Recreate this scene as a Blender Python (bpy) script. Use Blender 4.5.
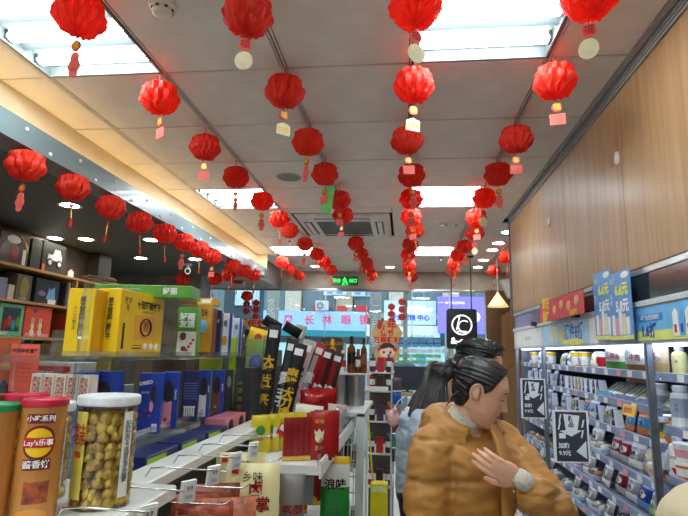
import bpy, bmesh, math, random
from math import sin, cos, pi, radians as RD
from mathutils import Vector, Matrix, noise
random.seed(7)
S = bpy.context.scene
for o in list(bpy.data.objects): bpy.data.objects.remove(o)
C = S.collection
# ------------------------------------------------------------------ camera
FPX, YAW, PIT, ROLL, CZ = 517.0, .1188, .1791, .0253, 1.6
FW = Vector((-sin(YAW)*cos(PIT), cos(YAW)*cos(PIT), sin(PIT)))
_r = Vector((cos(YAW), sin(YAW), 0)); _u = _r.cross(FW)
RT = _r*cos(ROLL) + _u*sin(ROLL); UP = -_r*sin(ROLL) + _u*cos(ROLL)
cam = bpy.data.cameras.new('camera'); co = bpy.data.objects.new('camera', cam); C.objects.link(co)
co.matrix_world = Matrix(((RT.x, UP.x, -FW.x, 0), (RT.y, UP.y, -FW.y, 0), (RT.z, UP.z, -FW.z, CZ), (0, 0, 0, 1)))
cam.sensor_width = 36; cam.lens = FPX/688*36; cam.clip_start = .05; cam.clip_end = 200
S.camera = co
def at(x, y, X=None, Y=None, Z=None):
    d = FW + RT*((x-344)/FPX) - UP*((y-258)/FPX)
    t = X/d.x if X is not None else (Y/d.y if Y is not None else (Z-CZ)/d.z)
    return Vector((0, 0, CZ)) + d*t
# ------------------------------------------------------------------ light and exposure
S.view_settings.view_transform = 'Standard'; S.view_settings.look = 'None'
S.view_settings.gamma = 1; S.view_settings.use_curve_mapping = False
S.view_settings.exposure = 2.35
W = bpy.data.worlds.new('world'); S.world = W; W.use_nodes = True
W.node_tree.nodes['Background'].inputs[0].default_value = (.72, .83, .95, 1)
W.node_tree.nodes['Background'].inputs[1].default_value = .55
TUBE_W, COVE_W, DOWN_W, COOL_W = 10.0, 2.2, 18.0, 1.35
# ------------------------------------------------------------------ materials
_M = {}
def lin(c): return tuple(((v/255)/12.92 if v/255 <= .04045 else (((v/255)+.055)/1.055)**2.4) for v in c)
def mat(name, rgb, rough=.5, metal=0, emit=0, noise_amt=.06, scale=12, bump=0, trans=0, coat=0, emit_rgb=None):
    """rgb 0-255 display colour; low contrast procedural mottling"""
    if name in _M: return _M[name]
    m = bpy.data.materials.new(name); m.use_nodes = True; nt = m.node_tree; N = nt.nodes; Lk = nt.links
    b = N['Principled BSDF']; c = lin(rgb)
    b.inputs['Roughness'].default_value = rough; b.inputs['Metallic'].default_value = metal
    if coat: b.inputs['Coat Weight'].default_value = coat
    tc = N.new('ShaderNodeTexCoord'); nz = N.new('ShaderNodeTexNoise'); nz.inputs['Scale'].default_value = scale
    nz.inputs['Detail'].default_value = 3
    Lk.new(tc.outputs['Object'], nz.inputs['Vector'])
    r = N.new('ShaderNodeValToRGB'); a = noise_amt
    r.color_ramp.elements[0].color = (*[v*(1-a*2) for v in c], 1); r.color_ramp.elements[0].position = .3
    r.color_ramp.elements[1].color = (*[min(1, v*(1+a*2)) for v in c], 1); r.color_ramp.elements[1].position = .7
    Lk.new(nz.outputs['Fac'], r.inputs['Fac']); Lk.new(r.outputs['Color'], b.inputs['Base Color'])
    if bump:
        bp = N.new('ShaderNodeBump'); bp.inputs['Strength'].default_value = bump; bp.inputs['Distance'].default_value = .01
        Lk.new(nz.outputs['Fac'], bp.inputs['Height']); Lk.new(bp.outputs['Normal'], b.inputs['Normal'])
    if emit:
        b.inputs['Emission Color'].default_value = (*lin(emit_rgb or rgb), 1); b.inputs['Emission Strength'].default_value = emit
    if trans:
        t = N.new('ShaderNodeBsdfTranslucent'); Lk.new(r.outputs['Color'], t.inputs['Color'])
        mx = N.new('ShaderNodeMixShader'); mx.inputs[0].default_value = trans
        Lk.new(b.outputs[0], mx.inputs[1]); Lk.new(t.outputs[0], mx.inputs[2]); Lk.new(mx.outputs[0], N['Material Output'].inputs['Surface'])
    _M[name] = m; return m
def clear(name, rgb=(235, 240, 240), k=.12, rough=.05, milk=0):
    if name in _M: return _M[name]
    m = bpy.data.materials.new(name); m.use_nodes = True; nt = m.node_tree; N = nt.nodes; Lk = nt.links
    N.remove(N['Principled BSDF'])
    t = N.new('ShaderNodeBsdfTransparent'); t.inputs[0].default_value = (*lin(rgb), 1)
    g = N.new('ShaderNodeBsdfGlossy'); g.inputs['Roughness'].default_value = rough
    lw = N.new('ShaderNodeLayerWeight'); lw.inputs[0].default_value = .35
    ma = N.new('ShaderNodeMath'); ma.operation = 'MULTIPLY_ADD'; ma.inputs[1].default_value = .38; ma.inputs[2].default_value = k*.4
    Lk.new(lw.outputs['Fresnel'], ma.inputs[0])
    mx = N.new('ShaderNodeMixShader'); Lk.new(ma.outputs[0], mx.inputs[0]); Lk.new(t.outputs[0], mx.inputs[1]); Lk.new(g.outputs[0], mx.inputs[2])
    last = mx
    if milk:
        d = N.new('ShaderNodeBsdfDiffuse'); d.inputs[0].default_value = (.8, .85, .85, 1)
        m2 = N.new('ShaderNodeMixShader'); m2.inputs[0].default_value = milk
        Lk.new(mx.outputs[0], m2.inputs[1]); Lk.new(d.outputs[0], m2.inputs[2]); last = m2
    Lk.new(last.outputs[0], N['Material Output'].inputs['Surface']); _M[name] = m; return m
def wood(name, a, b_, scale=(1, 1, .06), freq=9, rough=.35, coat=.3):
    if name in _M: return _M[name]
    m = bpy.data.materials.new(name); m.use_nodes = True; nt = m.node_tree; N = nt.nodes; Lk = nt.links
    b = N['Principled BSDF']; b.inputs['Roughness'].default_value = rough; b.inputs['Coat Weight'].default_value = coat; b.inputs['Coat Roughness'].default_value = .2
    tc = N.new('ShaderNodeTexCoord'); mp = N.new('ShaderNodeMapping'); mp.inputs['Scale'].default_value = scale
    nz = N.new('ShaderNodeTexNoise'); nz.inputs['Scale'].default_value = freq; nz.inputs['Detail'].default_value = 5; nz.inputs['Roughness'].default_value = .65
    Lk.new(tc.outputs['Object'], mp.inputs[0]); Lk.new(mp.outputs[0], nz.inputs['Vector'])
    r = N.new('ShaderNodeValToRGB'); r.color_ramp.elements[0].color = (*lin(a), 1); r.color_ramp.elements[0].position = .3
    r.color_ramp.elements[1].color = (*lin(b_), 1); r.color_ramp.elements[1].position = .68
    Lk.new(nz.outputs['Fac'], r.inputs[0]); Lk.new(r.outputs[0], b.inputs['Base Color']); _M[name] = m; return m
WHITE = mat('white_paint', (225, 225, 222), .45); TILE = mat('ceiling_tile_white', (226, 220, 212), .7, scale=6, noise_amt=.03)
RAIL = mat('ceiling_rail_white', (205, 205, 202), .35); DARK = mat('dark_gap', (40, 40, 42), .8)
BLACK = mat('black_plastic', (22, 22, 24), .4); STEEL = mat('brushed_steel', (175, 178, 180), .3, 1, noise_amt=.03)
CHROME = mat('chrome_wire', (205, 205, 205), .2, 1); GREYM = mat('grey_metal', (120, 124, 128), .4, .6)
BEAM = mat('grey_green_glass', (118, 134, 136), .4, coat=.1, noise_amt=.02)
DCEIL = mat('charcoal_ceiling', (88, 91, 88), .6, noise_amt=.04); CREAM = mat('cream_plaster', (232, 218, 188), .7, noise_amt=.02)
PANEL = wood('light_oak_laminate', (152, 112, 72), (180, 142, 98), (1, 1, .04), 26, .5, .06)
DWOOD = wood('brown_wood', (92, 66, 46), (120, 90, 64), (1, 1, .05), 16)
SHELFW = wood('honey_wood', (160, 118, 66), (196, 154, 98), (1, .1, 1), 14)
MARBLE = mat('grey_marble', (138, 132, 122), .4, scale=3.5, noise_amt=.22)
FLOORM = mat('grey_floor', (205, 203, 198), .3, scale=4, noise_amt=.05)
ACR = clear('clear_acrylic', (247, 250, 250), .12, .04, .025); GLASS = clear('window_glass', (232, 242, 242), .05, .02)
FILM = clear('clear_film', (235, 235, 232), .5, .12, .08)
RED = mat('lantern_red_paper', (238, 58, 34), .55, trans=.5, noise_amt=.05)
RED2 = mat('red_print', (200, 30, 34), .4); GOLD = mat('gold_foil', (226, 178, 74), .3, .5); PINK = mat('pink_tag', (238, 104, 92), .6)
CRE = mat('cream_paper', (240, 230, 190), .6); YEL = mat('yellow_carton', (240, 194, 12), .45, noise_amt=.02); WPAP = mat('white_paper', (238, 238, 236), .6, noise_amt=.02)
BLUE = mat('deep_blue_print', (30, 62, 168), .35); NAVY = mat('navy_print', (24, 34, 92), .4); LBLUE = mat('sky_blue_print', (110, 175, 225), .4)
GREEN = mat('green_print', (86, 150, 48), .4); LIME = mat('lime_plastic', (168, 205, 40), .4); ORANGE = mat('orange_print', (232, 120, 40), .45)
BROWN = mat('brown_print', (116, 70, 40), .45); INK = mat('black_ink', (25, 22, 22), .6); TAN = mat('tan_card', (176, 140, 98), .6)
PINKL = mat('pale_pink_print', (236, 160, 170), .5); TEAL = mat('teal_trim', (40, 150, 160), .5); DRED = mat('dark_red_print', (140, 22, 28), .35)
def colour(rgb, rough=.4, **k): return mat('print_%d_%d_%d' % rgb, rgb, rough, **k)
# ------------------------------------------------------------------ mesh helpers
class MB:
    def __init__(s): s.v = []; s.f = []; s.m = []
    def add(s, v, f, m=0):
        n = len(s.v); s.v += [tuple(p) for p in v]; s.f += [tuple(i+n for i in q) for q in f]; s.m += [m]*len(f) if isinstance(m, int) else list(m); return s
    def box(s, x0, y0, z0, x1, y1, z1, m=0, b=0):
        if b <= 0:
            v = [(x, y, z) for x in (x0, x1) for y in (y0, y1) for z in (z0, z1)]
            return s.add(v, [(0, 1, 3, 2), (4, 6, 7, 5), (0, 4, 5, 1), (2, 3, 7, 6), (0, 2, 6, 4), (1, 5, 7, 3)], m)
        lo = (x0, y0, z0); hi = (x1, y1, z1); v = []; ix = {}
        for sx in (0, 1):
            for sy in (0, 1):
                for sz in (0, 1):
                    for a in range(3):
                        p = []
                        for k, sg in enumerate((sx, sy, sz)):
                            e = hi[k] if sg else lo[k]
                            p.append(e if k == a else e-(b if sg else -b))
                        ix[(sx, sy, sz, a)] = len(v); v.append(p)
        f = []
        for a in range(3):
            o = [k for k in range(3) if k != a]
            for sg in (0, 1):
                q = []
                for (p, r) in ((0, 0), (1, 0), (1, 1), (0, 1)):
                    k = [0, 0, 0]; k[a] = sg; k[o[0]] = p; k[o[1]] = r; q.append(ix[(*k, a)])
                f.append(q)
            for p in (0, 1):
                for r in (0, 1):
                    k0 = [0, 0, 0]; k1 = [0, 0, 0]; k1[a] = 1
                    k0[o[0]] = k1[o[0]] = p; k0[o[1]] = k1[o[1]] = r
                    f.append((ix[(*k0, o[0])], ix[(*k1, o[0])], ix[(*k1, o[1])], ix[(*k0, o[1])]))
        for sx in (0, 1):
            for sy in (0, 1):
                for sz in (0, 1): f.append([ix[(sx, sy, sz, a)] for a in range(3)])
        return s.add(v, f, m)
    def lathe(s, prof, n=20, m=0, cx=0, cy=0, sx=1, sy=1):
        v = []; f = []; mm = []
        for r, z in prof:
            for k in range(n): v.append((cx+r*sx*cos(2*pi*k/n), cy+r*sy*sin(2*pi*k/n), z))
        for j in range(len(prof)-1):
            for k in range(n):
                f.append((j*n+k, j*n+(k+1) % n, (j+1)*n+(k+1) % n, (j+1)*n+k)); mm.append(m if isinstance(m, int) else m[j])
        f.append(tuple(range(n-1, -1, -1))); mm.append(mm[0]); f.append(tuple((len(prof)-1)*n+k for k in range(n))); mm.append(mm[-2])
        return s.add(v, f, mm)
    def tube(s, pts, rad, n=8, m=0, sc=None, cap=True):
        pts = [Vector(p) for p in pts]; v = []; f = []; prev = None
        for i, p in enumerate(pts):
            d = (pts[min(i+1, len(pts)-1)]-pts[max(i-1, 0)]).normalized()
            if prev is None:
                a = Vector((0, 0, 1)) if abs(d.z) < .9 else Vector((0, 1, 0))
                x = d.cross(a).normalized()
            else: x = (prev-d*prev.dot(d)).normalized()
            prev = x; y = d.cross(x); r = rad[i] if hasattr(rad, '__len__') else rad
            q = sc if sc else (1, 1)
            for k in range(n): v.append(p+x*(r*q[0]*cos(2*pi*k/n))+y*(r*q[1]*sin(2*pi*k/n)))
        for i in range(len(pts)-1):
            for k in range(n): f.append((i*n+k, i*n+(k+1) % n, (i+1)*n+(k+1) % n, (i+1)*n+k))
        if cap: f.append(tuple(range(n-1, -1, -1))); f.append(tuple((len(pts)-1)*n+k for k in range(n)))
        return s.add(v, f, m)
    def ball(s, c, r, n=12, k=8, m=0, fn=None):
        v = []; f = []
        r = r if hasattr(r, '__len__') else (r, r, r)
        for j in range(k+1):
            a = -pi/2+pi*j/k
            for i in range(n):
                t = 2*pi*i/n; d = (cos(a)*cos(t), cos(a)*sin(t), sin(a)); g = fn(t, a) if fn else 1
                v.append((c[0]+r[0]*d[0]*g, c[1]+r[1]*d[1]*g, c[2]+r[2]*d[2]*g))
        for j in range(k):
            for i in range(n): f.append((j*n+i, j*n+(i+1) % n, (j+1)*n+(i+1) % n, (j+1)*n+i))
        return s.add(v, f, m)
    def prism(s, pts, z0, z1, m=0, ax='z'):
        n = len(pts)
        def P(p, h): return (p[0], p[1], h) if ax == 'z' else ((p[0], h, p[1]) if ax == 'y' else (h, p[0], p[1]))
        v = [P(p, z0) for p in pts]+[P(p, z1) for p in pts]
        return s.add(v, [tuple(range(n-1, -1, -1)), tuple(range(n, 2*n))]+[(i, (i+1) % n, (i+1) % n+n, i+n) for i in range(n)], m)
    def disc(s, c, r, t, m=0, ax='y', n=20, ry=None):
        ry = ry or r; i = {'x': 0, 'y': 1, 'z': 2}[ax]; o = [k for k in range(3) if k != i]
        pts = [(c[o[0]]+r*cos(2*pi*k/n), c[o[1]]+ry*sin(2*pi*k/n)) for k in range(n)]
        return s.prism(pts, c[i]-t/2, c[i]+t/2, m, ax)
    def mesh(s, name, mats, smooth=False):
        me = bpy.data.meshes.new(name); me.from_pydata(s.v, [], s.f)
        for m in (mats if isinstance(mats, (list, tuple)) else [mats]): me.materials.append(m)
        me.polygons.foreach_set('material_index', s.m)
        bm = bmesh.new(); bm.from_mesh(me); bmesh.ops.recalc_face_normals(bm, faces=bm.faces); bm.to_mesh(me); bm.free()
        if smooth: me.polygons.foreach_set('use_smooth', [True]*len(me.polygons))
        me.update(); return me
    def build(s, name, mats, parent=None, loc=(0, 0, 0), rot=(0, 0, 0), smooth=False):
        return link(name, s.mesh(name, mats, smooth), parent, loc, rot)
def link(name, me, parent=None, loc=(0, 0, 0), rot=(0, 0, 0)):
    o = bpy.data.objects.new(name, me); C.objects.link(o); o.parent = parent; o.location = loc; o.rotation_euler = rot; return o
def tag(o, label, cat, group=None):
    o['label'] = label; o['category'] = cat
    if group: o['group'] = group
    return o
def thing(name, label, cat, loc=(0, 0, 0), rz=0, group=None, rot=None):
    return tag(link(name, None, None, loc, rot or (0, 0, rz)), label, cat, group)
def struct(name, mb, mats, **k):
    o = mb.build(name, mats, **k); o['kind'] = 'structure'; return o
def dup(root, loc=None, rot=None, label=None, group=None, scale=None):
    r = root.copy(); C.objects.link(r)
    if loc is not None: r.location = loc
    if rot is not None: r.rotation_euler = rot
    if scale is not None: r.scale = scale
    if label: r['label'] = label
    if group: r['group'] = group
    for ch in list(root.children):
        c = ch.copy(); C.objects.link(c); c.parent = r
        for g in ch.children:
            d = g.copy(); C.objects.link(d); d.parent = c
    return r
ORD = ['first', 'second', 'third', 'fourth', 'fifth', 'sixth', 'seventh', 'eighth', 'ninth', 'tenth', 'eleventh', 'twelfth', 'thirteenth', 'fourteenth', 'fifteenth', 'sixteenth', 'seventeenth', 'eighteenth', 'nineteenth', 'twentieth', 'twenty-first', 'twenty-second', 'twenty-third', 'twenty-fourth', 'twenty-fifth', 'twenty-sixth', 'twenty-seventh', 'twenty-eighth', 'twenty-ninth', 'thirtieth']
def face_rot(n, up=(0, 0, 1), roll=0):
    n = Vector(n).normalized(); u = Vector(up); u = (u-n*u.dot(n)).normalized(); r = u.cross(n)
    return (Matrix((r, u, n)).transposed() @ Matrix.Rotation(roll, 3, 'Z')).to_euler()
_T = {}
def lettering(parent, s, size, loc, n, m=INK, up=(0, 0, 1), roll=0, name='lettering', vert=False, bold=0, sx=1):
    if vert: s = '\n'.join(s)
    key = (s, m.name, bold)
    if key not in _T:
        cu = bpy.data.curves.new('lettering', 'FONT'); cu.body = s; cu.align_x = 'CENTER'; cu.align_y = 'CENTER'
        cu.size = 1; cu.resolution_u = 2; cu.offset = bold
        if vert: cu.space_line = .85
        o = bpy.data.objects.new('lettering', cu); C.objects.link(o)
        dg = bpy.context.evaluated_depsgraph_get(); me = bpy.data.meshes.new_from_object(o.evaluated_get(dg)); me.name = 'lettering'
        bpy.data.objects.remove(o); me.materials.clear(); me.materials.append(m); _T[key] = me
    o = link(name, _T[key], parent, loc, face_rot(n, up, roll)); o.scale = (size*sx, size, size); return o
def apply_mods(o):
    dg = bpy.context.evaluated_depsgraph_get(); dg.update(); me = bpy.data.meshes.new_from_object(o.evaluated_get(dg))
    o.modifiers.clear(); o.data = me; return o
# ================================================================== THE SETTING
CEIL = 2.91
def XC(i): return -2.368+.6*i
def YR(j): return 1.596+.6*j
f = MB().box(-5.2, -2, -.05, 3.0, 8.6, 0)
struct('floor', f, FLOORM)
cb = MB().box(-2.06, -2, 2.975, 1.06, 8.5, 3.05).box(1.06, 4.97, 2.975, 3.0, 8.5, 3.05)
ceiling = struct('ceiling', cb, DARK)
LIGHTS = [(1, 0), (4, 0), (1, 4), (4, 4), (1, 8), (4, 8), (1, -4), (4, -4), (2, -3)]  # last three unseen behind the camera; the final one added to brighten the ceiling
tm = {}
def tile(x0, x1, y0, y1):
    if x1-x0 < .02 or y1-y0 < .02: return
    k = (round(x1-x0, 3), round(y1-y0, 3))
    if k not in tm: tm[k] = MB().box(0, 0, 0, k[0], k[1], .014, b=.003).mesh('ceiling_tile', TILE)
    link('ceiling_tile', tm[k], ceiling, (x0, y0, CEIL+random.uniform(-.001, .001)))
for i in range(0, 9):
    for j in range(-6, 12):
        x0, x1, y0, y1 = XC(i)+.016, XC(i+1)-.016, YR(j)+.0055, YR(j+1)-.0055
        if (i, j) in LIGHTS: continue
        if i == 0: x0 = -2.035
        y1 = min(y1, 8.44)
        if i >= 5 and y0 < 4.9:
            if i > 5: continue
            x1 = .968
        if i > 8: continue
        x1 = min(x1, 2.98)
        # opening of the air conditioner
        if i in (2, 3) and j in (5, 6): continue
        tile(x0, x1, y0, y1)
# air-conditioner infill tiles round the cassette (X -1.1..-.14, Y 4.78..5.76)
for (a, b, c, d) in ((-1.156, -1.11, 4.6, 5.79), (-.12, .02, 4.6, 5.79), (-1.105, -.125, 4.6, 4.77)): MBt = None; tile(a, b, c, d)
rl = MB()
for i in range(1, 9):
    y0 = -2 if i <= 5 else 4.97
    x = XC(i)
    rl.box(x-.012, y0, CEIL-.001, x-.004, 8.45, CEIL+.03); rl.box(x+.004, y0, CEIL-.001, x+.012, 8.45, CEIL+.03)
ob = rl.build('ceiling_rail', RAIL, ceiling)
# ceiling light fixtures: white troffers with three real tubes
TUBE = mat('fluorescent_tube', (235, 248, 250), .5, emit=TUBE_W, emit_rgb=(232, 247, 252)); TROF = mat('louvre_reflector', (104, 111, 112), .35, noise_amt=.01)
def troffer():
    t = thing('ceiling_light', '', 'ceiling light')
    m = MB().box(-.29, -.29, .05, .29, .29, .058).box(-.298, -.298, -.002, -.285, .298, .058).box(.285, -.298, -.002, .298, .298, .058).box(-.285, -.298, -.002, .285, -.285, .058).box(-.285, .285, -.002, .285, .298, .058)
    m.build('housing', TROF, t)
    for y in (-.095, .095):
        MB().prism([(y-.035, .05), (y+.035, .05), (y, .022)], -.283, .283, ax='x').build('reflector', TROF, t)
    for y in (-.19, 0, .19):
        b = MB().tube([(-.27, y, .022), (.27, y, .022)], .026, 14, sc=(1, .55)).build('tube', TUBE, t, smooth=True)
        MB().box(-.284, y-.022, .01, -.268, y+.022, .05).build('socket', TROF, b); MB().box(.268, y-.022, .01, .284, y+.022, .05).build('socket', TROF, b)
    lettering(t, 'LED 36W  AC220V', .018, (.12, -.2915, .004), (0, 0, -1), GREYM, up=(0, 1, 0))
    return t
tr = troffer()
where = ['near left square ceiling light above the yellow cartons', 'near right square ceiling light, beside the wood wall', 'left square ceiling light, middle pair in the shop', 'right square ceiling light, middle pair in the shop', 'left square ceiling light, farthest pair near the window', 'right square ceiling light, farthest pair near the window', 'left square ceiling light behind the viewpoint', 'right square ceiling light behind the viewpoint', 'added unseen square ceiling light behind the viewpoint, centre, for more room light']
for k, (i, j) in enumerate(LIGHTS):
    p = (XC(i)+.3, YR(j)+.3, CEIL)
    if k == 0: tr.location = p; tr['label'] = where[0]; tr['group'] = 'square ceiling lights'; o = tr
    else: dup(tr, p, None, where[k], 'square ceiling lights')
# right wall above the cooler
wr = struct('wall_right', MB().box(1.03, -2, 0, 1.06, .72, CEIL+.06).box(1.03, .72, 1.99, 1.06, 5.0, CEIL+.06).box(1.06, 4.97, 1.99, 3.0, 5.0, CEIL+.06).box(1.80, .7, 0, 1.84, 5.0, 1.99).box(1.84, 4.97, 0, 3.0, 5.0, 1.99).box(1.06, .7, 0, 1.84, .72, 1.99), DWOOD)
ys = [-2, -.9, -.02, .75, 1.585, 2.42, 3.29, 4.13, 4.965]
for a, b in zip(ys, ys[1:]):
    MB().box(1.0, a+.0025, 1.985 if a > .7 else .05, 1.028, b-.0025, 2.838, b=.002).build('wood_panel', PANEL, wr)
MB().box(.985, 4.967, 1.985, 1.03, 4.985, 2.91).build('edge_strip', GREYM, wr)
# slotted air grille along the top of the wall
gr = MB().box(1.02, -2, 2.84, 1.03, 4.965, 2.91)
grille = gr.build('air_grille', mat('grille_back', (62, 62, 64), .6), wr)
for k in range(4):
    z = 2.843+k*.018; MB().box(.994, -2, z, 1.02, 4.965, z+.010).build('slat', mat('grille_grey', (168, 170, 172), .4), grille)
MB().box(.968, -2, CEIL-.012, .99, 4.965, CEIL+.014).build('ceiling_trim', mat('trim_grey', (165, 165, 162), .5), wr)
# left cove, grey beam, lower charcoal ceiling
struct('trim_1', MB().box(-2.05, -2, 2.68, -2.036, 6.92, CEIL+.06).box(-2.05, 6.9, 2.62, -1.90, 6.92, 2.91), CREAM)
beam = struct('trim_2', MB().box(-1.905, -2, 2.575, -1.89, 6.92, 2.70).box(-2.05, -2, 2.66, -1.905, 6.92, 2.675).box(-2.05, -2, 2.575, -1.905, 6.92, 2.59), BEAM)
MB().box(-2.01, -1.9, 2.676, -1.985, 6.85, 2.682).build('led_strip', mat('warm_led', (255, 214, 150), .5, emit=COVE_W, emit_rgb=(255, 206, 130)), beam)
struct('trim_3', MB().box(-5.2, -2, 2.60, -2.05, 6.98, 2.64), DCEIL)
bolt = MB().lathe([(.011, 0), (.011, .004), (.007, .008)], 12).mesh('bolt', WHITE)
for k in range(27): link('bolt', bolt, beam, (-1.89, 1.2+k*.21+random.uniform(-.04, .04), 2.60+.06*(k % 2)), (0, pi/2, 0))
DOWN = mat('downlight_lens', (255, 250, 235), .5, emit=DOWN_W, emit_rgb=(255, 246, 228))
def downlight():
    t = thing('downlight', '', 'ceiling light')
    MB().lathe([(.062, 0), (.082, -.004), (.085, .0), (.062, .004)], 24).build('ring', WHITE, t, smooth=True)
    MB().lathe([(.001, -.002), (.06, -.002), (.06, -.0005)], 24).build('lens', DOWN, t); return t
dl = downlight()
n = 0
for (px, py) in ((70, 205), (55, 238), (86, 239), (151, 239.6), (141, 258), (195, 259)):
    p = at(px, py, Z=2.6); p.z = 2.6-.003
    lb = 'round downlight in the dark left ceiling, '+['nearest one', 'above the toy shelf', 'between the toy shelf and the middle', 'by the grey beam, middle distance', 'farther left by the marble wall', 'farther right by the marble wall'][n]
    if n == 0: dl.location = p; dl['label'] = lb; dl['group'] = 'left ceiling downlights'
    else: dup(dl, p, None, lb, 'left ceiling downlights')
    n += 1
n = 0
for (px, py) in ((496, 232), (488, 243), (482, 250), (476, 260), (470, 267), (390, 267), (315, 266)):
    p = at(px, py, Z=CEIL); p.z = CEIL-.003; 
    if n < 5: p.x = 1.1
    dup(dl, p, None, 'round downlight in the white ceiling, '+['nearest right one past the wood wall', 'second past the wood wall', 'third past the wood wall', 'fourth past the wood wall', 'fifth past the wood wall', 'far middle by the window header', 'far left by the window header'][n], 'white ceiling downlights'); n += 1
# air conditioner cassette
ac = thing('air_conditioner', 'white square ceiling cassette air conditioner with a dark return grille', 'air conditioner', (-.615, 5.27, CEIL))
m = MB().prism([(-.47, -.47), (.47, -.47), (.47, .47), (-.47, .47)], -.03, .0)
m.v = [(x*(1 if z > -.01 else .93), y*(1 if z > -.01 else .93), z) for x, y, z in m.v]
m.box(-.45, -.45, 0, .45, .45, .06); m.build('body', mat('ac_white', (215, 212, 205), .4), ac)
g = MB().box(-.27, -.27, -.033, .27, .27, -.031).build('return_grille', mat('filter_grey', (112, 108, 102), .6), ac)
for k in range(11): MB().box(-.27, -.262+k*.05, -.036, .27, -.258+k*.05, -.033).build('grille_bar', GREYM, g)
for a in range(4):
    v = MB().box(-.27, -.40, -.034, .27, -.32, -.0305).build('air_outlet', mat('vent_dark', (60, 60, 60), .5), ac, rot=(0, 0, a*pi/2))
    MB().box(-.265, -.385, -.037, .265, -.34, -.034).build('louvre', WHITE, v)
# small ceiling fittings
def fit(px, py, name, label, cat, mb, m, Z=CEIL):
    p = at(px, py, Z=Z); p.z = Z-.002; return tag(mb.build(name, m, None, p, smooth=False), label, cat)
o = fit(289, 177, 'ceiling_speaker', 'round flat ceiling speaker beside the second lantern row', 'speaker', MB().lathe([(.09, -.004), (.1, 0), (.1, .001)], 28), mat('speaker_grey', (165, 165, 160), .6))
MB().lathe([(.08, -.007), (.08, -.004)], 28).build('speaker_mesh', mat('mesh_grey', (140, 142, 138), .7, bump=.4, scale=200), o)
for px, py, lb in ((163, 3, 'white round smoke detector on the near ceiling'), (443, 223, 'white round smoke detector right of the air conditioner')):
    o = fit(px, py, 'smoke_detector', lb, 'smoke detector', MB().lathe([(.03, -.045), (.04, -.04), (.042, -.025), (.05, -.02), (.055, -.004), (.055, 0)], 24), mat('detector_cream', (222, 214, 196), .4))
    for k in range(8): MB().box(.036, -.006, -.037, .0425, .006, -.028).build('sensor_slot', BLACK, o, rot=(0, 0, k*pi/4))
for px, py, lb in ((455, 225, 'small sprinkler head beside the far smoke detector'), (441, 258, 'small sprinkler head near the far right ceiling light')):
    o = fit(px, py, 'sprinkler', lb, 'sprinkler', MB().lathe([(.03, 0), (.028, -.006), (.008, -.01), (.006, -.03), (.016, -.032), (.016, -.035)][::-1], 12), CHROME)
# hooks stuck to the wood wall
for k, (px, py) in enumerate(((618, 158), (550, 222))):
    p = at(px, py, X=1.0)
    o = thing('wall_hook', ['white stick-on hook on the nearer wood panel joint', 'white stick-on hook on the farther wood panel'][k], 'hook', (.998, p.y, p.z), 0, 'stick-on wall hooks')
    MB().disc((-.003, 0, 0), .022, .008, ax='x', ry=.032).build('pad', WHITE, o); MB().tube([(-.006, 0, -.01), (-.012, 0, -.035), (-.025, 0, -.045), (-.032, 0, -.03)], .002, 6).build('hook', CHROME, o)
# left wall, toy shelves, marble wall
struct('wall_left', MB().box(-3.47, -2, 0, -3.43, 5.42, 2.6).box(-5.2, 5.38, 0, -3.47, 5.42, 2.6), mat('left_wall_brown', (84, 76, 66), .8))
struct('wall_left_recess', MB().box(-5.2, 5.42, 0, -5.16, 6.98, 2.64), MARBLE)
struct('wall_back_left', MB().box(-5.2, 6.92, 0, -2.84, 6.98, 2.6).box(-2.90, 6.98, 0, -2.84, 7.3, CEIL).box(-3.6, 7.26, 0, -2.90, 7.3, CEIL).box(-3.6, 7.3, 0, -3.54, 8.42, CEIL), MARBLE)
struct('wall_rear', MB().box(-5.2, -2.06, 0, 3.0, -2.0, 3.0), mat('rear_wall', (215, 210, 200), .8))
struct('trim_4', MB().box(-3.6, 6.93, 2.60, -2.05, 8.45, 3.0).box(-3.6, 8.42, 0, -3.5, 8.6, 2.62), mat('header_grey', (150, 143, 136), .5))
struct('wall_front_header', MB().box(-3.5, 8.42, 2.62, 3.0, 8.56, 2.99), mat('header_stone', (172, 162, 152), .45, scale=5, noise_amt=.08))
struct('trim_5', MB().box(-3.5, 8.40, 2.6, 1.3, 8.44, 2.622), STEEL)
fw = struct('wall_front_right', MB().box(1.28, 8.40, 0, 1.5, 8.56, 2.62).box(1.5, 8.44, 0, 3.0, 8.56, 2.62), DWOOD)
pl2 = wood('mid_brown_panel', (140, 104, 70), (166, 128, 90), (1, 1, .05), 14)
MB().prism([(1.5, .02), (2.1, .02), (2.1, 1.9), (1.5, 1.3)], 8.42, 8.437, ax='y').build('wood_panel', pl2, fw)
MB().prism([(1.5, 1.31), (2.1, 1.91), (2.1, 2.6), (1.5, 2.2)], 8.42, 8.437, ax='y').build('wood_panel', pl2, fw)
MB().prism([(2.11, .02), (2.98, .02), (2.98, 2.6), (2.11, 2.6)], 8.42, 8.437, ax='y').build('wood_panel', pl2, fw)
struct('wall_right_far', MB().box(2.96, 5.0, 0, 3.0, 8.45, CEIL), DWOOD)
# shop window: panes with slim steel joints
wn = struct('window_1', MB().box(-3.5, 8.44, .0, 1.28, 8.52, .12).box(-3.5, 8.44, 2.585, 1.28, 8.52, 2.61), STEEL)
xs = [-3.5, -2.55, -1.3, -.62, .12, .72, 1.28]
for a, b in zip(xs, xs[1:]):
    MB().box(a+.006, 8.475, .12, b-.006, 8.485, 2.585).build('pane', GLASS, wn)
for a in xs[1:-1]: MB().box(a-.006, 8.465, .12, a+.006, 8.495, 2.585).build('window_joint', STEEL, wn)
MB().box(-.02, 8.50, .12, .05, 8.56, 2.6).build('window_mullion', WHITE, wn)
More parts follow.
